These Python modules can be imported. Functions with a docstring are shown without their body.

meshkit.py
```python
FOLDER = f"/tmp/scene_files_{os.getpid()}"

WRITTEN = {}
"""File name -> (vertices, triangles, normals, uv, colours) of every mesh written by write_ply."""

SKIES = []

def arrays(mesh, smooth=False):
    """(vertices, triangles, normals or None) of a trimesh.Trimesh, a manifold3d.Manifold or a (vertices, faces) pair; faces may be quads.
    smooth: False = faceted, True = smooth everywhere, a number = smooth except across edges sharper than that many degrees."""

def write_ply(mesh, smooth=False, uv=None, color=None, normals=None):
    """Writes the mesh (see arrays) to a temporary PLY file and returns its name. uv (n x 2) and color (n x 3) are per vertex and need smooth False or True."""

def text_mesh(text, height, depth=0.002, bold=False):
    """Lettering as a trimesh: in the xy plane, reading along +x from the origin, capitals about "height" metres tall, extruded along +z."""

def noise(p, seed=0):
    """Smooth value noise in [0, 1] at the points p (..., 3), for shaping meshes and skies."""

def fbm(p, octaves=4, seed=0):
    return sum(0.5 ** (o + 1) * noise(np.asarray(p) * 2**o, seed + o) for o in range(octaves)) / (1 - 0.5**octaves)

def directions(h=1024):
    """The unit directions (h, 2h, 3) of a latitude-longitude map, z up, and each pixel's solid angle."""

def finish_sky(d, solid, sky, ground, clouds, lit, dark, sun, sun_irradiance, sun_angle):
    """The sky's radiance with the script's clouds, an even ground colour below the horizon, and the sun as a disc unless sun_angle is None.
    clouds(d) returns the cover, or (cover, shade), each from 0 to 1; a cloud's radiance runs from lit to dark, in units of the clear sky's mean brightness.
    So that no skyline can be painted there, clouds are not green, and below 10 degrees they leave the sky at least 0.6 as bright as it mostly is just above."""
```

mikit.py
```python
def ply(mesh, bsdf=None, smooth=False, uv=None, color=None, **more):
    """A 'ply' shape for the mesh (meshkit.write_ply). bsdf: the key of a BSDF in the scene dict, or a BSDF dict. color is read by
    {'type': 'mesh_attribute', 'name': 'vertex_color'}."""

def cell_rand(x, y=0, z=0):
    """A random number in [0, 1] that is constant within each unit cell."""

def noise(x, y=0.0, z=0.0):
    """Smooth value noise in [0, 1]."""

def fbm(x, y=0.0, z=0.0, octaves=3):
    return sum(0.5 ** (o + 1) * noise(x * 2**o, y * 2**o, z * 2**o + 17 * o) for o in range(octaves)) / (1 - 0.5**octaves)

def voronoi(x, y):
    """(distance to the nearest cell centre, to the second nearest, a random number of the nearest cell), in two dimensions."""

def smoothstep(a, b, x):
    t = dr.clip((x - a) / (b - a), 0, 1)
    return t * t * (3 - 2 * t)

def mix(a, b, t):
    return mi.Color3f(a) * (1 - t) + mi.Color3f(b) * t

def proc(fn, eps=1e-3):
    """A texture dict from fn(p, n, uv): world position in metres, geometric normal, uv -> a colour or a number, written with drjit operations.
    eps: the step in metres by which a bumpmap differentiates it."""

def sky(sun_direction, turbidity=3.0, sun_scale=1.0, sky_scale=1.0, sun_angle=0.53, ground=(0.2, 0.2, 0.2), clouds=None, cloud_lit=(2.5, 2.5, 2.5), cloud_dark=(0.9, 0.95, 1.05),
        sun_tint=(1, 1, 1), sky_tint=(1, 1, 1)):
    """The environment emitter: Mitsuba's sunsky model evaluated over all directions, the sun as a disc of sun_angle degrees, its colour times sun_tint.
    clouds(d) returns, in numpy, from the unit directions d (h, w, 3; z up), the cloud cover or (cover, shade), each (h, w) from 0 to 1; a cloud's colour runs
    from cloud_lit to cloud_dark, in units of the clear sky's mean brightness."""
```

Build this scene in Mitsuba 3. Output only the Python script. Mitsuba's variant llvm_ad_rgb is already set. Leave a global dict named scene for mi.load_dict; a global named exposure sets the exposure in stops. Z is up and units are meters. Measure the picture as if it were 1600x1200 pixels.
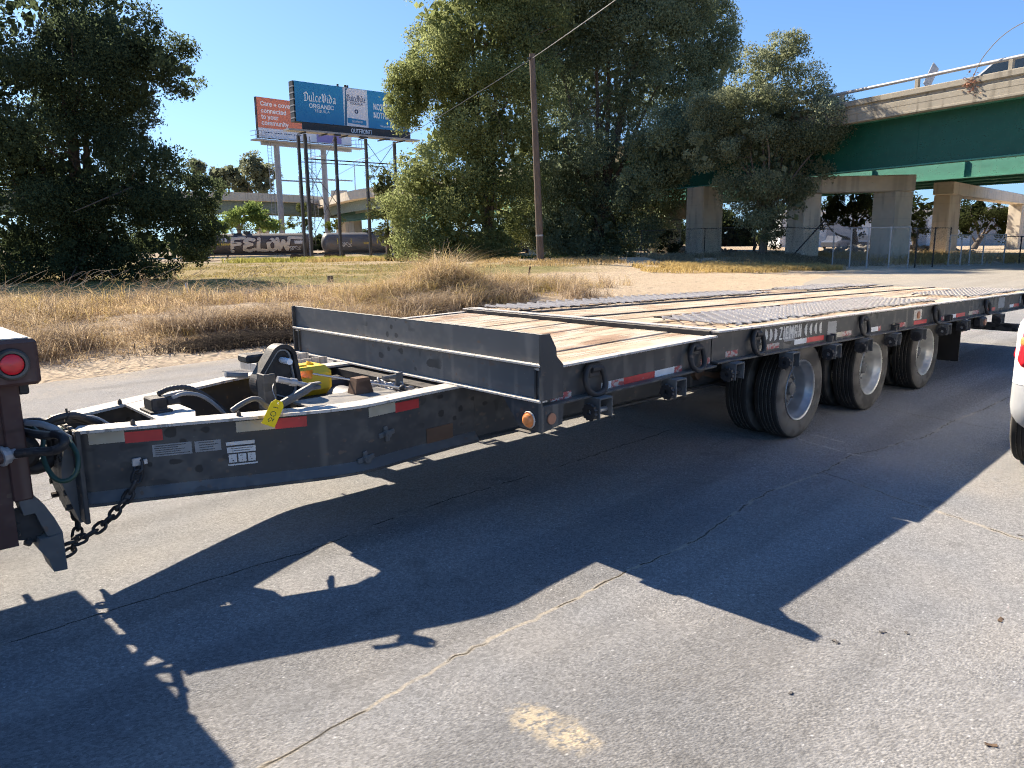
import math
import numpy as np, trimesh, drjit as dr, mitsuba as mi
import mikit, meshkit
from mikit import noise, fbm, cell_rand, voronoi, smoothstep, mix
from shapely.geometry import Polygon, LineString, Point, box as sbox
from shapely.ops import unary_union
from shapely import affinity

# ------------------------------------------------------------------ camera, sky, exposure
# world frame: x runs along the trailer to its rear, y across it to the far side, z up
exposure = 2.65
YAW, PITCH, ROLL = .7543, .1899, -.0118
EYE = np.array([-2.659, -2.619, 1.582])
FWD = np.array([math.sin(YAW) * math.cos(PITCH), math.cos(YAW) * math.cos(PITCH), -math.sin(PITCH)])
RGT = np.array([math.cos(YAW), -math.sin(YAW), 0.0])
UPV = np.cross(RGT, FWD)
UPR = -math.sin(ROLL) * RGT + math.cos(ROLL) * UPV
scene = {'type': 'scene'}
labels = {}
scene['camera'] = {'type': 'perspective', 'fov': math.degrees(2 * math.atan(800 / 1181.5)), 'fov_axis': 'x', 'near_clip': 0.05, 'far_clip': 3000.0,
                   'to_world': mi.ScalarTransform4f().look_at(origin=EYE.tolist(), target=(EYE + FWD).tolist(), up=UPR.tolist())}
SUN = np.array([-.046, .785, .607])
scene['sky'] = mikit.sky(SUN.tolist(), turbidity=2.6, sun_scale=1.5, sky_scale=0.74, sky_tint=(.78, .99, 1.28), sun_tint=(.93, 1.0, 1.13), ground=(.2, .18, .15))
# site frame for the far things: a metres to the right of and b metres ahead of the spot where the photographer stands
FH, RH = np.array([math.sin(YAW), math.cos(YAW)]), np.array([math.cos(YAW), -math.sin(YAW)])
def site(a, b, z=0.0):
    p = EYE[:2] + a * RH + b * FH
    return np.array([p[0], p[1], z])

# ------------------------------------------------------------------ helpers
R = np.random.default_rng(7)
used = set()
def numbered(k):
    if k not in used:
        used.add(k); return k
    n = 1
    while f'{k}_{n:03d}' in used: n += 1
    used.add(f'{k}_{n:03d}'); return f'{k}_{n:03d}'
def tag(k, label=None, cat=None, group=None, kind=None):
    d = {}
    if label: d['label'] = label
    if cat: d['category'] = cat
    if group: d['group'] = group
    if kind: d['kind'] = kind
    labels[k] = d
    return k
def thing(name, label, cat, group=None):
    return tag(numbered(name), label, cat, group)
def obj(name, mesh, mat, parent=None, smooth=False, label=None, cat=None, group=None, kind=None, color=None, **kw):
    k = numbered(f'{parent}__{name}' if parent else name)
    scene[k] = mikit.ply(mesh, 'm_' + mat, smooth=smooth, color=color, **kw)
    if label or cat or group or kind: tag(k, label, cat, group, kind)
    return k
def vf(m):
    if isinstance(m, tuple): return np.asarray(m[0], float), np.asarray(m[1], int)
    return np.array(m.vertices), np.array(m.faces)
def cat(ms):
    vs, fs, n = [], [], 0
    for m in ms:
        v, f = vf(m); vs.append(v); fs.append(f + n); n += len(v)
    return np.vstack(vs), np.vstack(fs)
def mv(m, t=(0, 0, 0), rot=None, sc=None):
    v, f = vf(m)
    if sc is not None:
        v = v * np.asarray(sc, float)
    if rot is not None: v = v @ np.asarray(rot).T
    if np.linalg.det((np.eye(3) if rot is None else np.asarray(rot)) @ np.diag(np.broadcast_to(1.0 if sc is None else np.asarray(sc, float), 3))) < 0: f = f[:, ::-1]
    return v + np.asarray(t, float), f
def rz(a): c, s = math.cos(a), math.sin(a); return np.array([[c, -s, 0], [s, c, 0], [0, 0, 1]])
def rx(a): c, s = math.cos(a), math.sin(a); return np.array([[1, 0, 0], [0, c, -s], [0, s, c]])
def ry(a): c, s = math.cos(a), math.sin(a); return np.array([[c, 0, s], [0, 1, 0], [-s, 0, c]])
def shear(m, fn):
    v, f = vf(m); v = v.copy(); v[:, 2] += fn(v[:, 0]); return v, f
def bx(x0, x1, y0, y1, z0, z1, ch=0.0):
    c = np.array([(x0 + x1) / 2, (y0 + y1) / 2, (z0 + z1) / 2]); h = np.abs(np.array([x1 - x0, y1 - y0, z1 - z0])) / 2
    ch = min(ch, h.min() * .45)
    if ch <= 0:
        s = np.array([[x, y, z] for x in (-1, 1) for y in (-1, 1) for z in (-1, 1)], float)
        f = [[0, 1, 3], [0, 3, 2], [4, 6, 7], [4, 7, 5], [0, 4, 5], [0, 5, 1], [2, 3, 7], [2, 7, 6], [0, 2, 6], [0, 6, 4], [1, 5, 7], [1, 7, 3]]
        return s * h + c, np.array(f)
    p = []
    for sx in (-1, 1):
        for sy in (-1, 1):
            for sz in (-1, 1):
                for k in range(3):
                    q = h - ch; q[k] += ch
                    p.append(q * [sx, sy, sz])
    m = trimesh.convex.convex_hull(np.array(p))
    return np.array(m.vertices) + c, np.array(m.faces)
def slab(p0, p1, w, z0, z1, ch=0.0):
    'an upright box that runs from p0 to p1 in plan, w thick'
    p0, p1 = np.asarray(p0, float), np.asarray(p1, float); d = p1 - p0; L = np.hypot(*d)
    return mv(bx(0, L, -w / 2, w / 2, z0, z1, ch), (p0[0], p0[1], 0), rz(math.atan2(d[1], d[0])))
def frames(p):
    t = np.gradient(p, axis=0); t /= np.linalg.norm(t, axis=1, keepdims=True) + 1e-12
    a = np.zeros_like(p); a0 = np.cross(t[0], [0, 0, 1.0] if abs(t[0][2]) < .9 else [1.0, 0, 0]); a0 /= np.linalg.norm(a0)
    for i in range(len(p)):
        a0 = a0 - t[i] * (a0 @ t[i]); a0 /= np.linalg.norm(a0) + 1e-12; a[i] = a0
    return t, a, np.cross(t, a)
def tube(pts, r, n=8, caps=True, closed=False):
    p = np.asarray(pts, float)
    if closed:
        p = np.vstack([p, p[:1]])
    t, a, b = frames(p)
    if closed:
        tt = p[1] - p[-2]; tt /= np.linalg.norm(tt); t[0] = t[-1] = tt
        for i in (0, -1):
            a[i] -= tt * (a[i] @ tt); a[i] /= np.linalg.norm(a[i]); 
        b = np.cross(t, a)
    r = np.broadcast_to(r, (len(p),))
    ang = np.arange(n) * 2 * np.pi / n + np.pi / n
    v = (p[:, None] + r[:, None, None] * (np.cos(ang)[None, :, None] * a[:, None] + np.sin(ang)[None, :, None] * b[:, None])).reshape(-1, 3)
    i, j = np.meshgrid(np.arange(len(p) - 1), np.arange(n), indexing='ij'); k = (j + 1) % n
    q = np.stack([i * n + j, i * n + k, (i + 1) * n + k, (i + 1) * n + j], -1).reshape(-1, 4)
    f = np.vstack([q[:, [0, 1, 2]], q[:, [0, 2, 3]]])
    if caps and not closed:
        m = len(v); v = np.vstack([v, p[:1], p[-1:]]); jj = np.arange(n); kk = (jj + 1) % n
        f = np.vstack([f, np.stack([kk, jj, jj * 0 + m], 1), np.stack([jj + m - n, kk + m - n, jj * 0 + m + 1], 1)])
    return v, f
def spline(pts, n=6):
    p = np.asarray(pts, float); q = np.vstack([2 * p[0] - p[1], p, 2 * p[-1] - p[-2]]); out = []
    for i in range(1, len(q) - 2):
        for s in np.arange(n) / n:
            a, b, c, d = q[i - 1:i + 3]
            out.append(.5 * (2 * b + (c - a) * s + (2 * a - 5 * b + 4 * c - d) * s * s + (3 * b - 3 * c + d - a) * s ** 3))
    return np.array(out + [p[-1]])
def lathe(prof, n=24, axis='z'):
    'prof: (radius, height) rows'
    pr = np.asarray(prof, float); ang = np.arange(n) * 2 * np.pi / n
    v = np.stack([pr[:, :1] * np.cos(ang), pr[:, :1] * np.sin(ang), np.repeat(pr[:, 1:2], n, 1)], -1).reshape(-1, 3)
    i, j = np.meshgrid(np.arange(len(pr) - 1), np.arange(n), indexing='ij'); k = (j + 1) % n
    q = np.stack([i * n + j, i * n + k, (i + 1) * n + k, (i + 1) * n + j], -1).reshape(-1, 4)
    f = np.vstack([q[:, [0, 1, 2]], q[:, [0, 2, 3]]])
    if axis == 'y': v = v[:, [0, 2, 1]]; f = f[:, ::-1]
    if axis == 'x': v = v[:, [2, 0, 1]]
    return v, f
def cyl(p0, p1, r, n=14): return tube([p0, p1], r, n)
def ext(poly, d, plane='xy', at=0.0):
    'a flat outline (shapely, or rows of points) made d thick; plane xz: drawn in x and z, thick along y from at'
    g = poly if hasattr(poly, 'geom_type') else Polygon(poly)
    gs = [x for x in getattr(g, 'geoms', [g]) if x.geom_type == 'Polygon' and x.area > 1e-9]
    m = cat([trimesh.creation.extrude_polygon(x, d, engine='earcut') for x in gs])
    v, f = m
    v = v + [0, 0, at]
    if plane == 'xz': return v[:, [0, 2, 1]], f[:, ::-1]
    if plane == 'yz': return v[:, [2, 0, 1]], f
    return v, f
def flat(poly):
    g = poly if hasattr(poly, 'geom_type') else Polygon(poly)
    vs = [trimesh.creation.triangulate_polygon(x, engine='earcut') for x in getattr(g, 'geoms', [g]) if x.geom_type == 'Polygon' and x.area > 1e-9]
    return cat([(np.column_stack([v, np.zeros(len(v))]), f) for v, f in vs])
def noisy(m, amp, fr, seed=0):
    v, f = vf(m); v = v.copy()
    for k in range(3): v[:, k] += amp * (meshkit.fbm(v * fr + 31 * k, 3, seed) - .5) * 2
    return v, f
def rgb(h): 
    c = np.array([int(h[i:i + 2], 16) for i in (0, 2, 4)]) / 255
    return [float(x) for x in np.where(c < .04045, c / 12.92, ((c + .055) / 1.055) ** 2.4)]

# ------------------------------------------------------------------ materials
def mat(name, color, rough=.6, metal=0.0, spec=.5, bump=None, both=True, **kw):
    col = color if isinstance(color, dict) else mikit.proc(color) if callable(color) else {'type': 'rgb', 'value': list(map(float, color))}
    r = mikit.proc(rough) if callable(rough) else float(rough)
    b = {'type': 'principled', 'base_color': col, 'roughness': r, 'metallic': float(metal), 'specular': float(spec), **kw}
    if bump is not None: b = {'type': 'bumpmap', 'arbitrary': mikit.proc(bump[0], bump[2] if len(bump) > 2 else .004), 'scale': float(bump[1]), 'bsdf': b}
    scene['m_' + name] = {'type': 'twosided', 'bsdf': b}
    return name
C3 = mi.Color3f
def polydist(x, y, pts, wob=.02, fr=9.0):
    xx = x + (noise(x * fr, y * fr, 3.3) - .5) * 2 * wob + (noise(x * 2.3, y * 2.3, 8.1) - .5) * wob * 3
    yy = y + (noise(x * fr, y * fr, 7.7) - .5) * 2 * wob + (noise(x * 2.3, y * 2.3, 5.2) - .5) * wob * 3
    best = mi.Float(1e9)
    for (ax, ay), (bx_, by_) in zip(pts[:-1], pts[1:]):
        dx, dy = bx_ - ax, by_ - ay
        t = dr.clip(((xx - ax) * dx + (yy - ay) * dy) / (dx * dx + dy * dy), 0, 1)
        best = dr.minimum(best, dr.square(xx - ax - t * dx) + dr.square(yy - ay - t * dy))
    return dr.sqrt(best)
# ------------------------------------------------------------------ the ground
CRACK1 = [(-6, -.62), (-1.82, -.59), (-1.17, -.53), (-.52, -.52), (.73, -.51), (1.6, -.42), (2.21, -.48), (2.82, -.44), (3.63, -.63), (4.4, -.62), (5.8, -.68), (12, -.8)]
CRACK2 = [(2.24, -.47), (2.06, -.97), (1.92, -1.5), (1.85, -1.73), (1.7, -2.6)]
CRACK3 = [(4.6, 1.2), (4.5, .05), (4.42, -.62), (4.32, -1.11), (4.2, -2.5)]
CRACK4 = [(-3.0, .86), (-1.77, .84), (-.91, .82), (.11, .92), (.98, .88), (2.5, .93)]
CRACK6 = [(-3, 2.5), (-1.74, 2.69), (-1.45, 2.75), (-1.1, 3.0), (.5, 3.1)]
SCUFF = [((2.95, .05), (2.81, -.43)), ((2.81, -.43), (2.86, -.56)), ((3.16, .06), (3.10, -.24))]
def asphalt(p, n, uv):
    x, y = p.x, p.y
    big = fbm(x * .35, y * .35, 2.0, 3)
    mid = fbm(x * 3.1, y * 3.1, 5.0, 2)
    d1, d2, rnd = voronoi(x * 110, y * 110)
    d3, d4, rn2 = voronoi(x * 43 + 9, y * 43)
    fine = noise(x * 300, y * 300, 1.0)
    v = .232 + .035 * (big - .5) + .035 * (mid - .5)
    v = v * (.62 + .50 * rnd + .26 * fine) * (.72 + .28 * smoothstep(0.0, .30, d2 - d1))
    v = v + .22 * smoothstep(.965, .995, rn2) * smoothstep(.26, .12, d3)           # pale pebbles
    v = v * (1 - .22 * smoothstep(.50, .72, fbm(x * .22 + 7, y * 2.6, 3.0, 3)))       # worn wheel paths along the road
    v = v * (1 - .20 * smoothstep(.80, .90, noise(x * 3.3, y * 3.3, 12.0)) * smoothstep(.3, .7, noise(x * 14, y * 14, 3.0)))   # old drips
    col = mix((.96, .985, 1.02), (1.03, 1.0, .96), mid) * v
    # pale dust that has settled here and there, and the sand of the far edge
    dust = smoothstep(.55, .80, fbm(x * .9, y * .9, 11.0, 3)) * .15 + smoothstep(6.2, 7.6, y + (noise(x * 1.3, y * 2, 4.0) - .5) * 1.2) * .55
    dust = dust + smoothstep(1.0, 4.0, y) * .20
    dust = dust * (.45 + .55 * smoothstep(.3, .7, noise(x * 60, y * 60, 2)))
    col = mix(col, (.40, .34, .26), dr.clip(dust, 0, .9))
    far = smoothstep(14.0, 24.0, x)
    col = mix(col, (.30, .27, .22), far * .55)
    # cracks: a dark broken line beside a strip of sand
    for pts, w, sand in ((CRACK1, .0085, 1.0), (CRACK2, .012, 1.0), (CRACK3, .006, .5), (CRACK4, .005, .4), (CRACK6, .007, .1)):
        d = polydist(x, y, pts, .014, 21.0)
        wn = noise(x * 7, y * 7, 9.0)
        s = smoothstep(w * (1.2 + wn), w * .25 * (1 + wn), d) * sand * smoothstep(.12, .42, noise(x * 5.0, y * 5.0, 6.0) + .15)
        col = mix(col, (.44, .375, .27), s * (.18 + .50 * noise(x * 190, y * 190, 4.0)))
        k = smoothstep(.0085, .001, d) * smoothstep(.36, .52, noise(x * 8 + 3, y * 8, 2.0) + (1 - sand) * .3)
        col = mix(col, (.015, .014, .012), k * .95)
    for a, b in SCUFF:
        d = polydist(x, y, [a, b], .006, 20.0)
        col = mix(col, (.42, .38, .32), smoothstep(.016, .003, d) * .8 * smoothstep(.2, .6, noise(x * 50, y * 50, 3)))
    # spilt sand
    q = dr.square(x + 1.05 + (y + 1.075) * .08) / .0060 + dr.square(y + 1.075) / .024
    sp = smoothstep(1.7, -.2, q + (fbm(x * 13, y * 13, 3.0, 3) - .5) * 2.6) * smoothstep(.25, .6, noise(x * 110, y * 110, 6.0) * .6 + noise(x * 45, y * 45, 2.0) * .4)
    return mix(col, (.56, .46, .30), sp * .6)
def asphalt_h(p, n, uv):
    d1, d2, rnd = voronoi(p.x * 105, p.y * 105)
    return (1 - dr.clip(d1, 0, 1)) * (.4 + .6 * rnd)
mat('asphalt', asphalt, .92, spec=.25, bump=(asphalt_h, .0035, .0015))

def hterr(u, v):
    'height of the ground beside the road'
    u, v = np.asarray(u, float), np.asarray(v, float)
    p = np.stack([u, v, 0 * u], -1)
    h = -.06 + .05 * np.clip((v - 7.2) / .8, 0, 1) + .012 * np.sin(u * 3.1) * (v > 8)
    left = 1 / (1 + np.exp(np.clip((u - 14.5) / 1.2, -50, 50)))
    berm = np.exp(-((v - 13.0) / 3.2) ** 2) * .28 * left
    berm = berm + .15 * np.exp(-((u - 8.6) / 1.9) ** 2 - ((v - 12.2) / 1.6) ** 2)
    rough = (meshkit.fbm(p * .5, 3, 3) - .5) * .18 * np.clip((v - 8.5) / 3, 0, 1) * (.35 + .65 * left)
    d = (np.stack([u, v], -1) - EYE[:2]) @ FH
    a = (np.stack([u, v], -1) - EYE[:2]) @ RH
    dip = -.75 * np.clip((d - 58) / 36, 0, 1) * np.clip((8 - a) / 12, 0, 1)
    under = .40 * np.exp(-((d - 45) / 7.5) ** 2) * np.clip((a + 6) / 6, 0, 1) * np.clip((19.0 - a) / 3, 0, 1) * np.clip((v - 14) / 4, 0, 1)
    return h + berm + rough + dip + under
def grid(us, vs):
    U, V = np.meshgrid(us, vs, indexing='ij'); H = hterr(U, V)
    n, m = U.shape; i, j = np.meshgrid(np.arange(n - 1), np.arange(m - 1), indexing='ij')
    q = np.stack([i * m + j, (i + 1) * m + j, (i + 1) * m + j + 1, i * m + j + 1], -1).reshape(-1, 4)
    return np.stack([U, V, H], -1).reshape(-1, 3), np.vstack([q[:, [0, 1, 2]], q[:, [0, 2, 3]]])
def soil(p, n, uv):
    x, y = p.x, p.y
    a = fbm(x * .22, y * .22, 1.0, 3); b = fbm(x * 2.2, y * 2.2, 4.0, 3); c = noise(x * 38, y * 38, 2.0)
    dirt = mix((.40, .31, .21), (.52, .42, .30), b) * (.72 + .4 * c)
    dry = mix((.33, .25, .12), (.42, .33, .17), b) * (.65 + .55 * c)
    green = mix((.12, .13, .045), (.20, .19, .07), b) * (.6 + .6 * c)
    field = smoothstep(20.0, 24.0, y + (a - .5) * 8) * smoothstep(30.0, 24.0, x + (a - .5) * 14)
    col = mix(dirt, dry, dr.clip(field * smoothstep(.30, .55, a + .25 * b) , 0, 1))
    g = field * smoothstep(.50, .62, fbm(x * .16 + 5, y * .28, 7.0, 3) * .6 + b * .4 + smoothstep(40, 25, y) * .14)
    col = mix(col, green, g * .8)
    col = col * (1 - .35 * smoothstep(.62, .75, noise(x * 9, y * 9, 5.0)) * smoothstep(.4, .7, b))
    return col
mat('soil', soil, .95, spec=.1, bump=(lambda p, n, uv: fbm(p.x * 14, p.y * 14, 1.0, 3), .05, .01))
us = np.concatenate([np.linspace(-900, -60, 10), np.linspace(-50, -12, 14), np.arange(-11, 60, .5), np.linspace(61, 140, 40), np.linspace(150, 1500, 16)])
vs = np.concatenate([np.linspace(-900, -60, 8), np.linspace(-50, 6.6, 8), np.arange(7.0, 22, .33), np.arange(22, 62, 1.0), np.linspace(63, 140, 34), np.linspace(150, 1600, 16)])
obj('ground', grid(us, vs), 'soil', smooth=True, kind='structure', label='sandy ground with dry grass beyond the road')
# the road: its far edge is ragged, and to the right it opens into a side road under the bridge
ev = np.arange(-80, 19.5, .35)
edge = [(u, 7.42 + .25 * (meshkit.fbm(np.array([u * .8, 3.0, 0]), 3) - .5) * 2) for u in ev]
edge += [(20, 8.2), (22, 9.3), (25, 10.2), (28, 10.9), (31, 11.3), (34, 11.6), (38, 11.5), (44, 10.2), (54, 8.0), (130, 1.0)]
rd = Polygon(edge + [(130, -60), (-80, -60)])
obj('road', flat(rd), 'asphalt', kind='structure', label='grey asphalt road with sand filled cracks')

# ------------------------------------------------------------------ the trailer
def steel(c, dustc=(.20, .18, .15), dust=.35, sc=1.0):
    lo, hi, spot = ([float(x) * k for x in c] for k in (.8, 1.25, .3))
    def f(p, n, uv):
        a = fbm(p.x * 2.1 * sc, p.y * 2.1, p.z * 3.1, 3); b = fbm(p.x * 17 * sc, p.y * 17, p.z * 17, 3); s = noise(p.x * 95, p.y * 95, p.z * 95)
        col = mix(lo, hi, a)
        d = smoothstep(.45, .85, b * .6 + a * .4) * dust + smoothstep(.90, .97, s) * .25 + smoothstep(.4, .95, n.z) * (.35 + .5 * b) * .95
        col = mix(col, dustc, dr.clip(d, 0, .9))
        run = smoothstep(.60, .82, noise(p.x * 19, p.y * 19, p.z * 1.6)) * smoothstep(.35, .65, noise(p.x * 3, p.y * 3, p.z * 2.0)) * (1 - smoothstep(.3, .6, dr.abs(n.z)))
        col = mix(col, dustc, run * .38 * dust / .35)
        chip = smoothstep(.80, .86, noise(p.x * 34, p.y * 34, p.z * 34)) * smoothstep(.45, .6, b)
        col = mix(col, (.13, .085, .06), chip * .7)
        spots = smoothstep(.66, .74, noise(p.x * 21 + 4, p.y * 21, p.z * 21)) * smoothstep(.5, .7, a)
        return mix(col, spot, spots * .8)
    return f
mat('black_steel', steel((.040, .042, .045)), .55, spec=.4)
mat('grey_steel', steel((.085, .090, .095), (.26, .24, .21), .35), .58, spec=.4)
def topdust(p, n, uv):
    b = fbm(p.x * 9, p.y * 9, p.z * 9, 3); s = fbm(p.x * 60, p.y * 60, 1, 2)
    col = mix((.40, .37, .33), (.58, .54, .49), b)
    return mix(col, (.12, .11, .10), smoothstep(.62, .72, s * .7 + b * .3) * .6)
mat('worn_flange', topdust, .62, spec=.35)
mat('dark_iron', steel((.022, .022, .024), (.10, .09, .08), .3), .6, spec=.4)
mat('rusty_iron', steel((.10, .060, .040), (.17, .11, .075), .5), .75, spec=.3)
mat('bright_rod', (.55, .55, .55), .35, metal=.8)
def wood(p, n, uv):
    x, y = p.x, p.y
    g = fbm(x * 1.3, y * 42, 2.0, 3); k = fbm(x * 4.0, y * 9.0, 6.0, 3); f = noise(x * 14, y * 260, 1.0); t = cell_rand(y * 3.45, 3.0)
    col = mix((.30, .22, .145), (.53, .435, .32), g * .65 + t * .25 + f * .15)
    col = mix(col, (.50, .44, .36), smoothstep(.45, .7, k) * .65)
    col = mix(col, (.22, .11, .065), smoothstep(.62, .76, fbm(x * 2.6 + 3, y * 7, 1.0, 3)) * .55)
    return mix(col, (.07, .045, .03), smoothstep(.70, .80, noise(x * 3.0, y * 90, 8.0)) * .6)
mat('deck_wood', wood, .85, spec=.2, bump=(lambda p, n, uv: fbm(p.x * 3, p.y * 70, 1.0, 3), .004, .003))
def rubber(p, n, uv):
    a = fbm(p.x * 8, p.y * 8, p.z * 8, 3); 
    side = smoothstep(.5, .9, dr.abs(n.y))
    col = mix((.016, .016, .017), (.030, .029, .028), a)
    return mix(col, mix((.085, .08, .072), (.15, .14, .125), a), side * (.55 + .45 * smoothstep(.35, .6, a)))
mat('tyre_rubber', rubber, .85, spec=.25)
def rimpaint(c):
    lo = [float(x) * .55 for x in c]
    return lambda p, n, uv: mix(lo, c, .45 + .55 * smoothstep(.2, .7, fbm(p.x * 13, p.y * 13, p.z * 13, 3)))
mat('rim_grey', rimpaint((.36, .38, .40)), .36, metal=.6)
mat('rim_cream', rimpaint((.66, .64, .58)), .36, metal=.5)
def tapecol(c, wear, wc=(.35, .33, .31)):
    return lambda p, n, uv: mix(C3(*c) * (.75 + .3 * fbm(p.x * 23, p.y * 23, p.z * 23, 2)), wc, smoothstep(1 - wear, 1 - wear + .1, fbm(p.x * 55, p.y * 55, p.z * 55, 2) * .8 + .2 * noise(p.x * 20, p.z * 20)))
mat('tape_red', tapecol((.46, .025, .03), .25), .4)
mat('tape_worn_red', tapecol((.36, .07, .07), .52), .55)
mat('tape_white', tapecol((.62, .65, .67), .2, (.4, .4, .38)), .35)
mat('tape_tan', tapecol((.40, .37, .29), .35), .5)
mat('amber_lens', (.75, .26, .08), .25, clearcoat=.5)
mat('dull_amber', (.36, .16, .09), .5)
mat('letter_paint', tapecol((.56, .56, .54), .22, (.22, .22, .22)), .6)
mat('label_white', tapecol((.55, .56, .56), .2), .5)
mat('label_grey', tapecol((.24, .25, .26), .3), .5)
mat('label_ink', (.03, .03, .035), .6)
mat('yellow_plastic', (.80, .53, .03), .42, clearcoat=.2)
mat('yellow_tag', (.90, .64, .005), .55)
mat('hose_rubber', steel((.020, .020, .022), (.12, .11, .10), .25), .5)
mat('grey_hose', (.22, .23, .24), .5)
mat('green_hose', (.02, .05, .035), .45)

zf = lambda u: .937 + .0092 * u
zs = lambda u: 1.0156 - .0221 * u
L1, LE, W = 1.637, 9.75, 2.59
T = thing('flatbed_trailer', 'long black flatbed trailer with wooden deck, three dual axles and a V shaped drawbar', 'trailer')
# headboard: two channels one above the other, across the nose
def cross_strip(u0, u1, z0, z1): return bx(u0, u1, .003, W - .003, z0, z1, .002)
obj('headboard', cat([cross_strip(.028, .060, .7735, .957), cross_strip(.024, .036, .957, 1.1105)]), 'grey_steel', T)
obj('headboard_flange', cat([cross_strip(-.004, .050, .9465, .959), cross_strip(-.006, .052, .762, .7745)]), 'worn_flange', T)
for v in (0.0, W - .012):
    obj('end_plate', ext([(0, .7735), (0, 1.1105), (.066, 1.1105), (.112, 1.035), (.118, .99), (.165, .944), (.165, .7735)], .012, 'xz', v - .001), 'black_steel', T)
# side rails, each a channel open to the outside
def channel(u0, u1, d, side):
    v0, v1, vw = (0.0, .062, .050) if side == 0 else (W, W - .062, W - .050)
    web = bx(u0, u1, min(vw, v1), max(vw, v1), -d, -.001, 0)
    top = bx(u0, u1, min(v0, v1), max(v0, v1), -.012, 0, .002); bot = bx(u0, u1, min(v0, v1), max(v0, v1), -d - .001, -d + .012, .002)
    return web, top, bot
for (u0, u1, d, fn) in ((.014, L1 - .006, .206, zf), (L1 + .006, LE, .216, zs)):
    for side in (0, 1):
        w, t, b = channel(u0, u1, d, side)
        k = obj('side_rail', shear(cat([w, b]), fn), 'black_steel', T)
        obj('rail_flange', shear(t, fn), 'worn_flange', k)
# step between the front and the main deck
obj('deck_step', bx(L1 - .004, L1 + .022, .065, W - .065, zf(L1) - .15, zs(L1) - .004, .003), 'dark_iron', T)
obj('step_edge', bx(L1 + .022, L1 + .085, .065, W - .065, zs(L1) - .003, zs(L1) + .006, .002), 'worn_flange', T)
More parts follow.
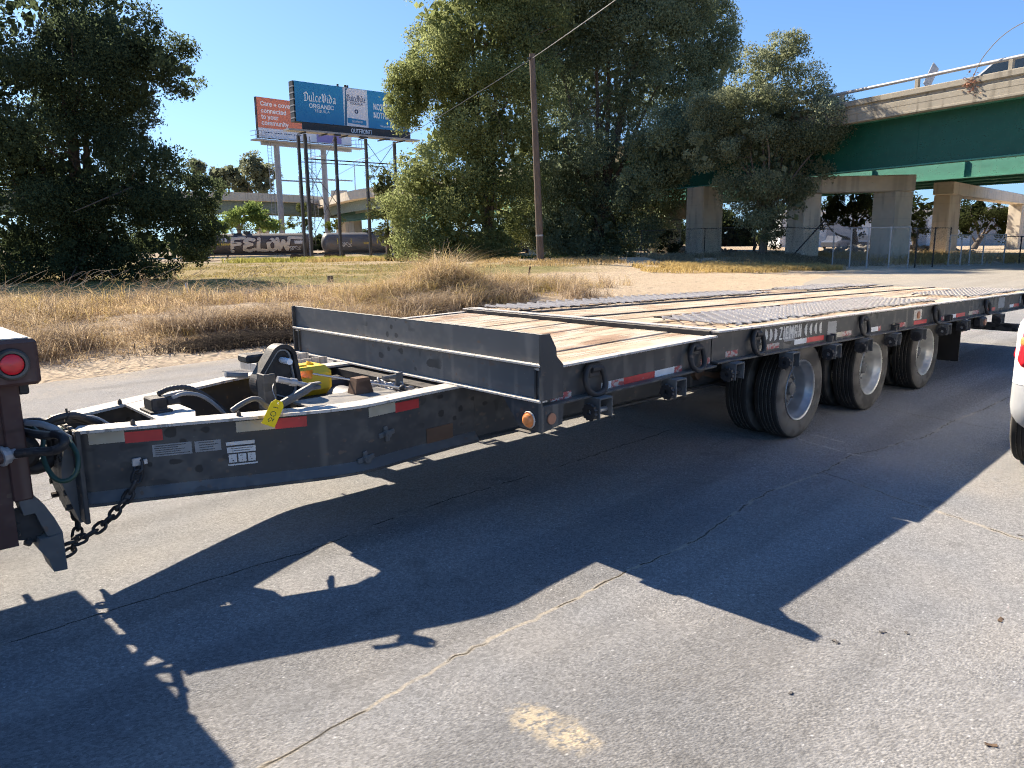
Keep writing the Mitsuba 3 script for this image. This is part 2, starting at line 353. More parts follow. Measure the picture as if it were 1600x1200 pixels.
# planks, each a piece of its own
pl = np.linspace(.066, W - .066, 9)
for i in range(8):
    g = .004 + .007 * R.random()
    m = bx(.058, L1 - .006, pl[i] + g, pl[i + 1] - g, -.046, -.005 - .006 * R.random(), .006)
    obj('deck_plank', shear(noisy(trimesh.Trimesh(*m, process=False).subdivide_to_size(.25), .0015, 4.0, i), zf), 'deck_wood', T)
for i in range(8):
    g = .004 + .008 * R.random(); lap = .0 if i not in (3,) else .0
    if i == 4: continue
    m = bx(L1 + .024, LE - .05, pl[i] + g, pl[i + 1] - g, -.046, -.006 - .008 * R.random(), .006)
    obj('deck_plank', shear(m, zs), 'deck_wood', T)
obj('deck_plank', shear(bx(L1 + .086, LE - .05, pl[4] + .02, pl[5] - .008, -.046, -.004, .006), zs), 'deck_wood', T)
obj('deck_strip', shear(cat([bx(L1 + .09, LE - .05, pl[4] + .004, pl[4] + .016, -.02, .004, .001), bx(L1 + .09, LE - .05, pl[6] - .012, pl[6] + .012, -.02, .006, .001)]), zs), 'grey_steel', T)
# expanded metal mats in the wheel tracks
mat('grip_steel', topdust, .45, metal=.35)
def gripmat(u0, u1, v0, v1, lift, seed):
    'woven diamonds of flat strand, bent up a little at the free edges'
    r = np.random.default_rng(seed); st, dv = .13, .066; out_v, out_f, n = [], [], 0
    rows = int((v1 - v0) / dv); cols = int((u1 - u0) / st * 2)
    J, I = np.meshgrid(np.arange(rows + 1), np.arange(cols + 1), indexing='ij')
    uu = u0 + I * st / 2; vv = v0 + J * dv + np.where((I + J) % 2 == 0, .4, -.4) * dv
    zz = .010 + .010 * np.where((I + J) % 2 == 0, 1, 0) + lift * (meshkit.fbm(np.stack([uu * 1.1, vv * 1.4, 0 * uu + seed], -1), 3)) ** 2
    edge = np.minimum(vv - v0, v1 - vv); zz = zz + lift * .35 * np.clip(1 - edge / .1, 0, 1) * meshkit.noise(np.stack([uu * 2.2, vv * 0, 0 * uu + seed * 3], -1))
    P = np.stack([uu, vv, zz], -1)
    A, B = P[:, :-1].reshape(-1, 3), P[:, 1:].reshape(-1, 3)
    w, h = np.array([0, .0115, 0]), np.array([0, 0, .006])
    q = np.stack([A - w, B - w, B + w + h, A + w + h, A - w - h, B - w - h, B + w, A + w], 1).reshape(-1, 3)
    k = np.arange(len(A))[:, None] * 8
    f = np.concatenate([k + t for t in ([0, 1, 2], [0, 2, 3], [4, 6, 5], [4, 7, 6], [0, 4, 5], [0, 5, 1], [3, 2, 6], [3, 6, 7])])
    return q, f
for i, (u0, u1, v0, v1, lf) in enumerate([(1.98, 5.95, .105, .76, .022), (7.02, 9.45, .105, .70, .02), (1.74, 6.0, 1.96, 2.48, .04), (7.0, 9.3, 1.98, 2.48, .04)]):
    k = obj('grip_mat', shear(gripmat(u0, u1, v0, v1, lf, i + 2), zs), 'grip_steel', T, label=('expanded steel mat in the near wheel track of the deck', 'short steel mat at the rear of the near wheel track', 'expanded steel mat in the far wheel track of the deck', 'short steel mat at the rear of the far wheel track')[i])
    obj('mat_edge', shear(cat([tube([(u, v, .015 + .005 * math.sin(u * 7 + v * 9) + .004 * math.sin(u * 23)) for u in np.arange(u0, u1, .12)], 0.007, 5) for v in (v0, v1)]), zs), 'dark_iron', k)

# drawbar rails: parallel under the deck, closing to the nose in front
xs = np.concatenate([np.linspace(-1.83, -1.0, 12), np.linspace(-.95, .15, 23), [1.0, 3, 6, 9.2]])
VO = np.interp(xs, [-1.83, -1.1, -.80, -.62, -.44, 0, 9.2], [1.075, .758, .640, .602, .628, .655, .655])
VO = np.where(xs < .1, np.convolve(np.pad(VO, 2, mode='edge'), [.1, .2, .4, .2, .1], 'valid'), VO); VO[0] = 1.075
ZT, ZB = .765, .410
def beam(side):
    c = np.column_stack([xs, VO + .058]); c[:, 1] = c[:, 1] if side == 0 else W - c[:, 1]
    front = c[c[:, 0] < .2]
    top = ext(LineString(front).buffer(.058, cap_style=2, join_style=2), .014, at=ZT - .013)
    web = ext(LineString(front).buffer(.007, cap_style=2, join_style=2), ZT - ZB - .026, at=ZB + .013)
    bot = ext(LineString(front).buffer(.058, cap_style=2, join_style=2), .014, at=ZB - .001)
    off = -.009 if side == 0 else .009
    web = mv(web, (0, off, 0))
    e = 1 if side == 0 else -1; f_ = front.copy(); q0 = np.column_stack([f_[:, 0], f_[:, 1] - e * .0165, 0 * f_[:, 0] + .468]); q1 = np.column_stack([f_[:, 0], f_[:, 1] - e * .0555, 0 * f_[:, 0] + .4235])
    n_ = len(f_); i_ = np.arange(n_ - 1)[:, None]; bend = (np.vstack([q0, q1]), np.vstack([i_ + [0, 1, n_], i_ + [1, n_ + 1, n_]]))
    k = obj('drawbar_rail', cat([web, bot]), 'black_steel', T)
    obj('lower_bend', bend, 'grey_steel', k)
    obj('drawbar_flange', top, 'worn_flange', k)
    v = VO[-1] + .058 if side == 0 else W - VO[-1] - .058
    obj('main_beam', shear(cat([bx(.16, 9.2, v - .006, v + .006, -.52, -.17), bx(.16, 9.2, v - .058, v + .058, -.534, -.52, .002), bx(.16, 9.2, v - .058, v + .058, -.184, -.17, .002)]), lambda u: np.interp(u, [0, 1.6, 4, 9.5], [.944, .975, .965, .86])), 'black_steel', T)
beam(0); beam(1)
for m in [shear(bx(u, u + .05, .07, W - .07, -.17, -.05), zs) for u in np.arange(1.9, 9.6, .42)] + [bx(u, u + .05, .07, W - .07, .775, .885) for u in (.25, .65, 1.05, 1.45)]: obj('crossmember', m, 'dark_iron', T)
mid = W / 2
# nose: end plate, hitch plate with its bolts, gusset across the V
obj('nose_plate', bx(-1.850, -1.828, 1.06, W - 1.06, .335, .768, .004), 'black_steel', T)
hp = obj('hitch_plate', mv(ext([(-1.90, .60), (-1.862, .755), (-1.852, .755), (-1.828, .325), (-1.852, .322), (-1.905, .52)], .30, 'xz', 1.145), (0, 0, 0)), 'grey_steel', T)
for z in (.40, .47, .55, .63):
    for v in (1.17, 1.42): obj('bolt', cyl((-1.90, v, z), (-1.84, v, z), .014, 6), 'dark_iron', hp)
obj('gusset_plate', ext([(-1.50, 1.02), (-1.50, W - 1.02), (-1.36, W - .99), (-1.30, 1.48), (-1.30, 1.12), (-1.36, .96)], .012, at=.752), 'worn_flange', T)
for u, v in ((-1.62, 1.02), (-1.52, 1.55), (-1.2, .84)): obj('flange_pin', lathe([(0, 0), (.012, 0), (.010, .02), (0, .03)], 6), 'dark_iron', T); scene[list(scene)[-1]]['to_world'] = mi.ScalarTransform4f().translate([u, v, .765])
# cross plate of the V, farther back, and the black tank tray between the rails
obj('cross_plate', cat([bx(-.62, -.30, .70, 1.02, .742, .756, .002), bx(-.84, -.60, .70, 1.0, .7435, .7575, .002), bx(-.34, -.06, .70, 1.9, .575, .59), bx(-.78, -.06, 1.02, 1.03, .46, .62)]), 'grey_steel', T)
obj('drawbar_tray', bx(-.79, -.02, .74, 1.86, .455, .47), 'dark_iron', T)
obj('rear_crossbar', bx(-.10, .055, .72, 1.88, .60, .745), 'dark_iron', T)
# reflective tape along the drawbar and both rails
def vout(u): return float(np.interp(u, xs, VO))
def on_beam(u0, u1, z0, z1, d=.0015):
    a = np.array([u0, vout(u0) + .0415]); b = np.array([u1, vout(u1) + .0415])
    dd = (b - a) / np.hypot(*(b - a)); nrm = np.array([dd[1], -dd[0]])
    o = nrm * d
    v = [(*(a + o), z0), (*(b + o), z0), (*(b + o), z1), (*(a + o), z1), (*a, z0), (*b, z0), (*b, z1), (*a, z1)]
    return np.array(v), np.array([[0, 1, 2], [0, 2, 3], [4, 6, 5], [4, 7, 6], [0, 4, 5], [0, 5, 1], [1, 5, 6], [1, 6, 2], [2, 6, 7], [2, 7, 3], [3, 7, 4], [3, 4, 0]])
for u0, u1, m, zc in ((-1.79, -1.655, 'tape_tan', .716), (-1.655, -1.51, 'tape_red', .708), (-1.215, -1.05, 'tape_tan', .712), (-1.05, -.91, 'tape_red', .710), (-.60, -.425, 'tape_tan', .712), (-.425, -.262, 'tape_red', .705)):
    obj('reflective_tape', on_beam(u0, u1, zc - .026, zc + .026, .003), m, T)
for u0, u1, z0, z1, m in ((-1.555, -1.40, .605, .662, 'label_grey'), (-1.388, -1.282, .608, .660, 'label_grey'), (-1.262, -1.142, .625, .642, 'label_white'), (-1.260, -1.140, .588, .616, 'label_white'), (-1.255, -1.222, .540, .580, 'label_white'), (-1.215, -1.182, .540, .580, 'label_white'), (-1.175, -1.143, .540, .580, 'label_white'), (-1.26, -1.135, .525, .532, 'label_white')):
    k = obj('decal', on_beam(u0, u1, z0, z1, .003), m, T)
    rows = int((z1 - z0) / .011)
    if z1 - z0 > .02:
        ink = [on_beam(u0 + .008 + .012 * R.random(), u1 - .008 - (u1 - u0) * .35 * R.random(), z, z + .0026, .0045) for z in np.linspace(z0 + .008, z1 - .009, rows)]
        obj('print', cat(ink), 'label_ink', k)
obj('worn_plate', on_beam(-.215, -.02, .448, .548, .004), 'rusty_iron', T)
for u, z in ((-.495, .580), (-.632, .474)):
    v = vout(u) + .041
    b = cat([bx(-.05, .05, -.012, 0, -.013, .013, .003), bx(-.013, .013, -.012, 0, -.042, .04, .003), mv(lathe([(0, -.03), (.02, -.03), (.022, -.014), (.022, 0)], 8), rot=rx(-math.pi / 2)), cyl((0, -.035, 0), (0, 0, 0), .009, 6)])
    obj('knob_bracket', mv(b, (u, v, z), rx(.0) @ ry(-.15)), 'grey_steel', T)
# corner lamps under the headboard
for s in (0, 1):
    pv = (lambda v: v) if s == 0 else (lambda v: W - v)
    p = [(pv(.0), .772), (pv(.30), .772), (pv(.16), .615), (pv(.0), .605)]
    k = obj('lamp_bracket', cat([ext(p, .008, 'yz', .004), ext([(.004, .605), (.004, .735), (.17, .735), (.16, .63)], .008, 'xz', pv(.004) - .004), bx(-.03, .10, min(pv(.05), pv(.16)), max(pv(.05), pv(.16)), .600, .606)]), 'black_steel', T)
    lamp = lathe([(.040, 0), (.040, .012), (.033, .014), (.030, .026), (.018, .032), (0, .033)], 20)
    obj('lamp', mv(lamp, (.004, pv(.085), .665), ry(-math.pi / 2)), 'amber_lens', k)
    obj('reflector', mv(lathe([(.030, 0), (.030, .006), (0, .007)], 20), (.075, pv(0) + (-.002 if s == 0 else .002), .672), rx(math.pi / 2 if s == 0 else -math.pi / 2)), 'dull_amber', k)
    obj('lamp_ring', mv(lathe([(.042, 0), (.046, .004), (.042, .012)], 20), (.003, pv(.085), .665), ry(-math.pi / 2)), 'worn_flange', k)
# D rings, straps winches, tape on the rails
def dring(lean):
    a = [(0, 0), (-.042, .006), (-.062, -.03), (-.066, -.075), (-.045, -.125), (0, -.145), (.045, -.125), (.062, -.085), (.056, -.035), (.035, .004)]
    pts = spline([(x, -.012, z + .07) for x, z in a] + [(0, -.012, .07)], 4)[:-1]
    return tube(pts * [1.3, 1, 1], .0175, 8, closed=True)
RING, RMETA = dring(0), []
def zr(u): return zf(u) if u < L1 else zs(u)
for u in (.445, 1.43, 2.19, 4.0, 5.78, 7.5, 9.17):
    for side in (0, 1):
        vw = .050 if side == 0 else W - .050; sg = 1 if side == 0 else -1
        ring = mv(RING, sc=(1, sg, 1), rot=ry(.22 + .1 * math.sin(u * 9)) @ rx(-.18 * sg))
        k = obj('tie_ring', mv(ring, (u, vw - .022 * sg, zr(u) - .128)), 'dark_iron', T, smooth=50)
        obj('ring_clip', mv(cat([tube([(-.03, 0, 0), (.03, 0, 0)], .022, 8), bx(-.045, .045, -.004, .02, -.045, .03, .004)]), (u, vw - .022 * sg, zr(u) - .058), sc=(1, sg, 1)), 'dark_iron', k)
def winch(u, side):
    zb = zr(u) - (.207 if u < L1 else .217); v0 = -.055 if side == 0 else W - .055
    k = obj('strap_winch', cat([bx(u - .055, u - .047, v0, v0 + .11, zb - .115, zb - .001, .002), bx(u + .047, u + .055, v0, v0 + .11, zb - .115, zb - .001, .002), bx(u - .0465, u + .0465, v0, v0 + .11, zb - .009, zb - .0015)]), 'grey_steel', T)
    n = 12; ang = np.arange(n * 2) * np.pi / n
    gear = Polygon([(.050 * math.cos(a) if i % 2 else .042 * math.cos(a), .050 * math.sin(a) if i % 2 else .042 * math.sin(a)) for i, a in enumerate(ang)]).difference(Point(0, 0).buffer(.016, 5))
    vc = v0 + .045 if side == 0 else v0 + .065
    obj('ratchet_wheel', mv(ext(gear, .022, 'yz', u - .095), (0, vc, zb - .075)), 'dark_iron', k)
    obj('winch_drum', cyl((u - .075, vc, zb - .075), (u + .062, vc, zb - .075), .016, 8), 'bright_rod' if R.random() < .6 else 'dark_iron', k)
for u in (.45, 1.157, 1.83, 2.62, 3.335, 3.955, 4.60, 5.25, 5.98, 6.60, 7.91):
    winch(u, 0); winch(u, 1)
def on_rail(u0, u1, rel, h, d=.002):
    return shear(bx(u0, u1, .050 - d, .0495, rel - h / 2, rel + h / 2), zf if u1 < L1 else zs)
RT = [(.118, .281, -.177, 'tape_worn_red'), (.529, .612, -.173, 'tape_white'), (.612, .727, -.173, 'tape_worn_red'), (.727, 1.023, -.173, 'tape_red'), (1.025, 1.224, -.173, 'tape_white'), (1.224, 1.307, -.173, 'tape_worn_red'), (1.515, 1.625, -.165, 'tape_worn_red'),
      (1.81, 1.965, -.172, 'tape_worn_red'), (2.258, 2.367, -.168, 'tape_tan'), (2.367, 2.546, -.168, 'tape_worn_red'), (2.782, 2.98, -.166, 'tape_white'), (2.98, 3.28, -.166, 'tape_red'), (3.464, 3.622, -.164, 'tape_tan'), (3.622, 3.797, -.164, 'tape_worn_red'), (4.156, 4.368, -.168, 'tape_white'), (4.368, 4.426, -.168, 'tape_worn_red'),
      (4.70, 4.78, -.168, 'tape_tan'), (4.78, 5.02, -.168, 'tape_worn_red'), (5.24, 5.59, -.172, 'tape_red'), (5.906, 6.104, -.174, 'tape_worn_red'), (6.28, 6.485, -.168, 'tape_white'), (6.485, 6.79, -.168, 'tape_red'), (6.92, 7.06, -.165, 'tape_tan'), (7.06, 7.27, -.165, 'tape_worn_red'), (7.61, 7.92, -.162, 'tape_red'), (8.552, 8.727, -.16, 'tape_white'), (8.727, 8.968, -.16, 'tape_red')]
for u0, u1, rel, m in RT: obj('reflective_tape', on_rail(u0, u1, rel, .040), m, T)
for u0, u1, h in ((3.34, 3.50, .11), (8.05, 8.3, .13), (9.0, 9.06, .09), (2.62, 2.78, .1)): obj('scuffed_patch', on_rail(u0, u1, -.10, h, .0012), 'label_grey', T)
k = obj('side_lamp_plate', on_rail(5.22, 5.43, -.095, .10, .004), 'worn_flange', T)
obj('side_lamp', mv(lathe([(.036, 0), (.036, .010), (.02, .016), (0, .017)], 18), (5.33, .046, zs(5.33) - .098), rx(math.pi / 2)), 'dull_amber', k)
for u in (4.72, 6.2, 3.38): obj('rail_latch', mv(cat([bx(-.05, .05, -.03, 0, -.012, .012, .003), bx(-.05, -.035, -.05, 0, -.03, .03, .003), bx(.02, .035, -.045, 0, -.02, .035, .003)]), (u, .048, zs(u) - .178)), 'black_steel', T)
# maker's name painted on the rail
def letters(s, h, w, bold=True):
    v, f = vf(meshkit.text_mesh(s, h, .0012, bold)); v[:, 0] -= v[:, 0].min(); v[:, 0] *= w / v[:, 0].max(); return v, f
def stencil(ch):
    w, h, t = .046, .096, .0145
    return {'Z': [sbox(0, h - t, w, h), sbox(0, 0, w, t), Polygon([(w - t * 1.2, h - t), (w, h - t), (t * 1.2, t), (0, t)])], 'I': [sbox(0, 0, t * 1.1, h)], 'E': [sbox(0, 0, t, h), sbox(0, 0, w * .9, t), sbox(0, h - t, w * .9, h), sbox(0, (h - t) / 2, w * .8, (h + t) / 2)],
            'M': [sbox(0, 0, t, h), sbox(w * 1.35 - t, 0, w * 1.35, h), Polygon([(0, h), (t * 1.2, h), (w * .675 + t * .5, h * .35), (w * .675 - t * .5, h * .35)]), Polygon([(w * 1.35, h), (w * 1.35 - t * 1.2, h), (w * .675 - t * .5, h * .35), (w * .675 + t * .5, h * .35)])],
            'A': [sbox(0, 0, t, h), sbox(w - t, 0, w, h), sbox(0, h - t, w, h), sbox(0, h * .34, w, h * .34 + t)], 'N': [sbox(0, 0, t, h), sbox(w - t, 0, w, h), Polygon([(0, h), (t * 1.2, h), (w, 0), (w - t * 1.2, 0)])]}[ch]
x_ = 2.540
for ch in 'ZIEMAN':
    g = unary_union(stencil(ch)); obj('name_letter', shear(mv(ext(g, .0012, 'xz', .0488 - .0012), (x_, 0, -.132)), zs), 'letter_paint', T); x_ += g.bounds[2] + .0175
def moon(flip):
    a = np.linspace(-math.pi / 2, math.pi / 2, 12)
    return [((-1 if flip else 1) * (.040 * math.cos(t)), .046 * math.sin(t)) for t in a]
for i in range(4):
    obj('arrow_mark', shear(mv(ext(moon(False), .0012, 'xz', .0488 - .0012), (2.262 + i * .069, 0, -.084)), zs), 'letter_paint', T)
    obj('arrow_mark', shear(mv(ext(moon(True), .0012, 'xz', .0488 - .0012), (2.978 + i * .083, 0, -.084)), zs), 'letter_paint', T)
# worn warning print on the first red patch
v, f = letters('LIGHT', .026, .085); obj('worn_print', shear((np.column_stack([.135 + v[:, 0], .0478 - v[:, 2], v[:, 1] - .190]), f), zf), 'label_white', T)
# wheels
TY = .386
def tyre():
    w = .107; pr = [(.243, -.088), (.262, -.098), (.300, -.107), (.335, -.106), (.362, -.099), (.376, -.090), (.384, -.080)]
    for c in (-.048, -.016, .016, .048): pr += [(.386, c - .006), (.376, c - .004), (.376, c + .004), (.386, c + .006)]
    pr += [(.384, .080), (.376, .090), (.362, .099), (.335, .106), (.300, .107), (.262, .098), (.243, .088)]
    return lathe(pr, 56, 'y')
def rim(out=True):
    pr = [(.243, -.092), (.240, -.098), (.228, -.092), (.221, -.075), (.214, -.060), (.205, -.045), (.196, -.03), (.190, .045), (.184, .052)]
    return lathe(pr, 48, 'y')
def hub():
    pts = [lathe([(.184, .052), (.150, .046), (.118, .05), (.09, .03)], 40, 'y'), lathe([(.0, -.035), (.045, -.034), (.052, -.028), (.054, .0), (.085, .006), (.090, .03)], 24, 'y')]
    for a in np.arange(8) * math.pi / 4 + .2: pts.append(mv(lathe([(0, -.018), (.009, -.016), (.010, .03)], 6, 'y'), (.105 * math.cos(a), .012, .105 * math.sin(a))))
    return cat(pts)
TYRE, RIM, HUB = mikit.ply(tyre(), 'm_tyre_rubber', smooth=40), mikit.ply(rim(), 'm_rim_grey', smooth=40), mikit.ply(hub(), 'm_grey_steel', smooth=40)
RIM2 = mikit.ply(rim(), 'm_rim_cream', smooth=40)
def put_wheel(parent, u, v, face, rimply, hubbed=True, z=TY, s=1.0):
    k = numbered(f'{parent}__wheel'); M = mi.ScalarTransform4f().translate([u, v, z]).rotate([0, 1, 0], float(R.random() * 360)).scale([s, s * face, s])
    for n, p in (('tyre', TYRE), ('rim', rimply)) + ((('hub', HUB),) if hubbed else ()):
        kk = f'{k}__{n}'; used.add(kk); scene[kk] = {**p, 'to_world': M}
    return k
for i, u in enumerate((2.99, 4.356, 5.722)):
    rp = RIM if i == 0 else RIM2
    tag(put_wheel(T, u, .172, 1, rp), 'outer wheel of the %s axle on the near side' % ('front', 'middle', 'rear')[i])
    put_wheel(T, u, .425, -1, rp, False)
    put_wheel(T, u, W - .172, -1, rp); put_wheel(T, u, W - .425, 1, rp, False)
    obj('axle', cyl((u, .3, TY), (u, W - .3, TY), .062, 14), 'dark_iron', T)
    for v in (.70, W - .70):
        obj('leaf_spring', cat([tube([(u - .5, v, .52), (u - .25, v, .47 - .012 * j), (u, v, .455 - .012 * j), (u + .25, v, .47 - .012 * j), (u + .5, v, .52)], .018, 4) for j in range(3)]), 'rusty_iron', T)
        obj('spring_hanger', ext([(u - .60, .70), (u - .42, .70), (u - .46, .50), (u - .54, .46), (u - .58, .50)], .07, 'xz', v - .035), 'rusty_iron', T)
obj('mud_flap', mv(bx(6.78, 6.795, .07, .58, .16, .62), (0, 0, 0)), 'tyre_rubber', T)
obj('mud_flap', mv(bx(6.78, 6.795, W - .58, W - .07, .16, .62), (0, 0, 0)), 'tyre_rubber', T)
obj('rear_bumper', cat([bx(8.86, 8.95, .0, W, .31, .41, .008), bx(8.87, 8.94, .5, .6, .41, .75), bx(8.87, 8.94, W - .6, W - .5, .41, .75)]), 'black_steel', T)
k = obj('rear_lamp_box', bx(7.12, 7.32, -.04, .06, zs(7.2) - .335, zs(7.2) - .218, .02), 'dark_iron', T)
obj('rear_lamp', mv(lathe([(.04, 0), (.04, .01), (0, .014)], 18), (7.22, -.04, zs(7.2) - .276), rx(math.pi / 2)), 'dull_amber', k)
# ------------------------------------------------------------------ the freeway bridge and its piers
def concrete(c, stain=.5):
    lo, hi, dk = ([x * k for x in c] for k in (.78, 1.12, .35))
    def f(p, n, uv):
        a = fbm(p.x * .9, p.y * .9, p.z * .9, 3); b = fbm(p.x * 6, p.y * 6, p.z * 6, 3)
        streak = smoothstep(.55, .8, noise(p.x * 5, p.y * 5, p.z * .45)) * stain
        col = mix(lo, hi, a * .6 + b * .4)
        board = smoothstep(.03, .0, dr.abs(p.z * .82 - dr.floor(p.z * .82 + .5))) * .3
        return mix(mix(col, dk, streak * .6), dk, board * .5)
    return f
mat('concrete', concrete((.56, .50, .41)), .9, spec=.2)
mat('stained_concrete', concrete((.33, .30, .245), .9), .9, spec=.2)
mat('bridge_green', steel((.006, .085, .060), (.03, .11, .08), .25, .3), .5, spec=.4)
mat('sunlit_green', steel((.07, .27, .205), (.12, .27, .21), .25, .3), .55, spec=.4)  # lighter copy of the bridge green, with sunlight put into the colour
mat('galvanised', steel((.36, .36, .37), (.45, .43, .40), .3), .5, metal=.3)
mat('ramp_green', steel((.17, .22, .19), (.24, .26, .22), .4, .2), .6)
BD = np.array([math.sin(.2915), math.cos(.2915)]); BN = np.array([BD[1], -BD[0]])     # along the bridge, and towards its right side
P0 = site(22.2, 34.0)[:2]
def along(s, off, z): q = P0 + BD * s + BN * off; return np.array([q[0], q[1], z])
def bbox(s0, s1, o0, o1, z0, z1, ch=0.0):
    m = bx(o0, o1, s0, s1, z0, z1, ch)
    return mv(m, (P0[0], P0[1], 0), np.array([[BN[0], BD[0], 0], [BN[1], BD[1], 0], [0, 0, 1.0]]))
B = thing('freeway_bridge', 'elevated freeway bridge with deep green steel girder and concrete edge on the right', 'bridge')
S0, S1 = -40, 120
obj('deck', cat([bbox(S0, S1, -1.25, 10.6, 7.32, 7.60), bbox(S0, S1, -1.27, -.80, 7.20, 7.32, .02)]), 'stained_concrete', B)
obj('parapet', cat([bbox(S0, S1, -1.25, -.90, 7.602, 7.86, .02), bbox(S0, S1, -1.16, -.92, 7.861, 8.02), bbox(S0, S1, -1.29, -.88, 8.021, 8.30, .03)]), 'stained_concrete', B)
obj('edge_girder', bbox(S0, S1, .0, .025, 4.93, 7.318), 'bridge_green', B)
for s in np.arange(S0 + 4, 70, 8.2): obj('web_splice', bbox(s, s + .5, -.014, -.001, 5.0, 7.2), 'bridge_green', B)
obj('girder_flange', cat([bbox(S0, S1, -.20, .225, 4.865, 4.929, .004), bbox(S0, S1, -.16, .185, 7.26, 7.317)]), 'sunlit_green', B)  # flange drawn in the lighter green so its lip looks sunlit
for i in range(3):
    o = 3.0 + i * 2.9
    obj('inner_girder', cat([bbox(S0, S1, o, o + .025, 5.75, 7.31), bbox(S0, S1, o - .2, o + .22, 5.67, 5.749)]), 'bridge_green', B)
obj('cross_frame', cat([bbox(s, s + .12, .05, 8.6, 5.85, 6.0) for s in np.arange(S0 + 2, S1, 6.0)] + [bbox(s, s + .12, .05, 8.6, 6.8, 6.95) for s in np.arange(S0 + 2, S1, 6.0)]), 'bridge_green', B)
def rail_of(p, k0, k1, name='guard_rail'):
    k = obj(name, tube([along(s, -1.08, 8.78) for s in (k0, k1)], .085, 10), 'galvanised', p, smooth=60)
    for s in np.arange(k0 + 1.2, k1, 4.3):
        obj('rail_post', bbox(s, s + .18, -1.16, -1.0, 8.302, 8.72, .01), 'stained_concrete', k)
rail_of(B, -14, 30)
B2 = thing('second_bridge', 'girder bridge behind and below the deep green one, its green lightened as if sunlit', 'bridge')
obj('deck', bbox(S0, S1, 14.56, 26.0, 6.35, 6.6), 'stained_concrete', B2)
for o in (14.6, 17.6, 20.6, 23.6):
    obj('girder', cat([bbox(S0, S1, o, o + .025, 5.20, 6.349), bbox(S0, S1, o - .18, o + .2, 5.14, 5.199)]), 'sunlit_green', B2)
for s in np.arange(S0 + 3, S1, 7.0): obj('stiffener', bbox(s, s + .05, 14.45, 14.59, 5.21, 6.34), 'sunlit_green', B2)
def pier(label, cols, cap, m='concrete'):
    'cols: (a, b, width, z0) each; cap: (a0, b0, a1, b1, z0, z1, thickness) in the site frame'
    k = thing('bridge_pier', label, 'bridge pier', 'concrete piers under the freeway')
    for a, b, w, ang in cols:
        p = site(a, b); t = cap[4] if cap else 4.86
        obj('column', mv(bx(-w / 2, w / 2, -w / 2, w / 2, -.8, t - .002, .05), (p[0], p[1], 0), rz(-.2915)), m, k)
    if cap:
        p, q = site(cap[0], cap[1])[:2], site(cap[2], cap[3])[:2]
        obj('cap_beam', slab(p, q, cap[6], cap[4], cap[5], .04), m, k)
    return k
pier('two legged concrete pier with a cap beam behind the small oak', [(17.15, 45.2, 1.35, .22), (21.9, 44.4, 1.5, .22)], (16.5, 45.3, 22.8, 44.2, 3.95, 4.84, 1.45))
pier('concrete pier with a long cap beam farthest to the right', [(31.0, 55, 1.25, .30), (49.3, 75, 1.3, .30)], (30.2, 54.2, 51, 77, 4.25, 5.12, 1.3))
pier('wide single concrete pier left of the small oak', [(13.3, 53, 1.75, .35)], None)
pier('narrow sunlit concrete pier beside the dark bush', [(11.55, 62, .62, .2)], None)
pier('square concrete pier behind the wooden utility pole', [(3.6, 90, 2.2, .2)], None)
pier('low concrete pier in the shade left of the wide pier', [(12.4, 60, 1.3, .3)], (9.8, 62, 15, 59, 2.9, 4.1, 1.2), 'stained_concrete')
# things on the bridge
k = thing('white_car', 'white car passing behind the rail of the freeway bridge', 'car')
c0 = along(.9, 1.3, 7.6)
def carbody(L, w, h):
    b = Polygon([(-L / 2, .25), (-L / 2, .75), (-L * .42, .88), (-L * .22, .95), (-L * .10, h), (L * .22, h), (L * .40, .95), (L / 2, .85), (L / 2, .25)])
    return mv(ext(b, w, 'xz', -w / 2))
def glassband(L, w, h):
    b = Polygon([(-L * .20, .97), (-L * .095, h - .06), (L * .21, h - .06), (L * .36, .97)])
    return mv(ext(b, w + .02, 'xz', -w / 2 - .01))
mat('car_white', (.72, .73, .74), .25, clearcoat=.8); mat('car_silver', (.20, .21, .23), .3, metal=.5, clearcoat=.6); mat('car_dark', (.03, .035, .045), .3, clearcoat=.6); mat('car_glass', (.015, .02, .025), .08, spec=.7)
CARB = carbody(4.6, 1.8, 1.5); CARG = glassband(4.6, 1.8, 1.5)
WH = cat([mv(lathe([(0, -.1), (.2, -.11), (.32, -.1), (.33, 0), (.32, .1), (0, .1)], 18, 'y'), (x, y, .33)) for x in (-1.4, 1.4) for y in (-.8, .8)])
def small_car(key, pos, ang, m):
    for n, me, mm in (('body', CARB, m), ('window', CARG, 'car_glass')):
        obj(n, mv(me, pos, rz(ang)), mm, key)
    for x in (-1.4, 1.4):
        for y in (-.82, .82):
            obj('wheel', mv(lathe([(0, -.1), (.2, -.11), (.32, -.1), (.33, 0), (.32, .1), (0, .1)], 18, 'y'), np.asarray(pos) + rz(ang) @ np.array([x, y, .33]), rz(ang)), 'tyre_rubber', key)
small_car(k, c0, math.pi / 2 - .2915, 'car_white')
k = thing('roadside_panel', 'small grey metal panel leaning on the bridge rail', 'sign')
obj('panel', mv(bx(-.25, .25, -.01, .01, 0, 1.15, .004), along(4.1, -1.0, 8.32), rz(-.29) @ ry(.55)), 'galvanised', k)
obj('backing_post', mv(bx(-.03, .03, .011, .05, 0, .9), along(4.1, -1.0, 8.32), rz(-.29) @ ry(.55)), 'stained_concrete', k)
mat('vine', (.36, .17, .10), .8); mat('twig', (.24, .20, .15), .85)
k = thing('dry_vine', 'dry reddish vine hanging over the concrete edge of the bridge', 'vine')
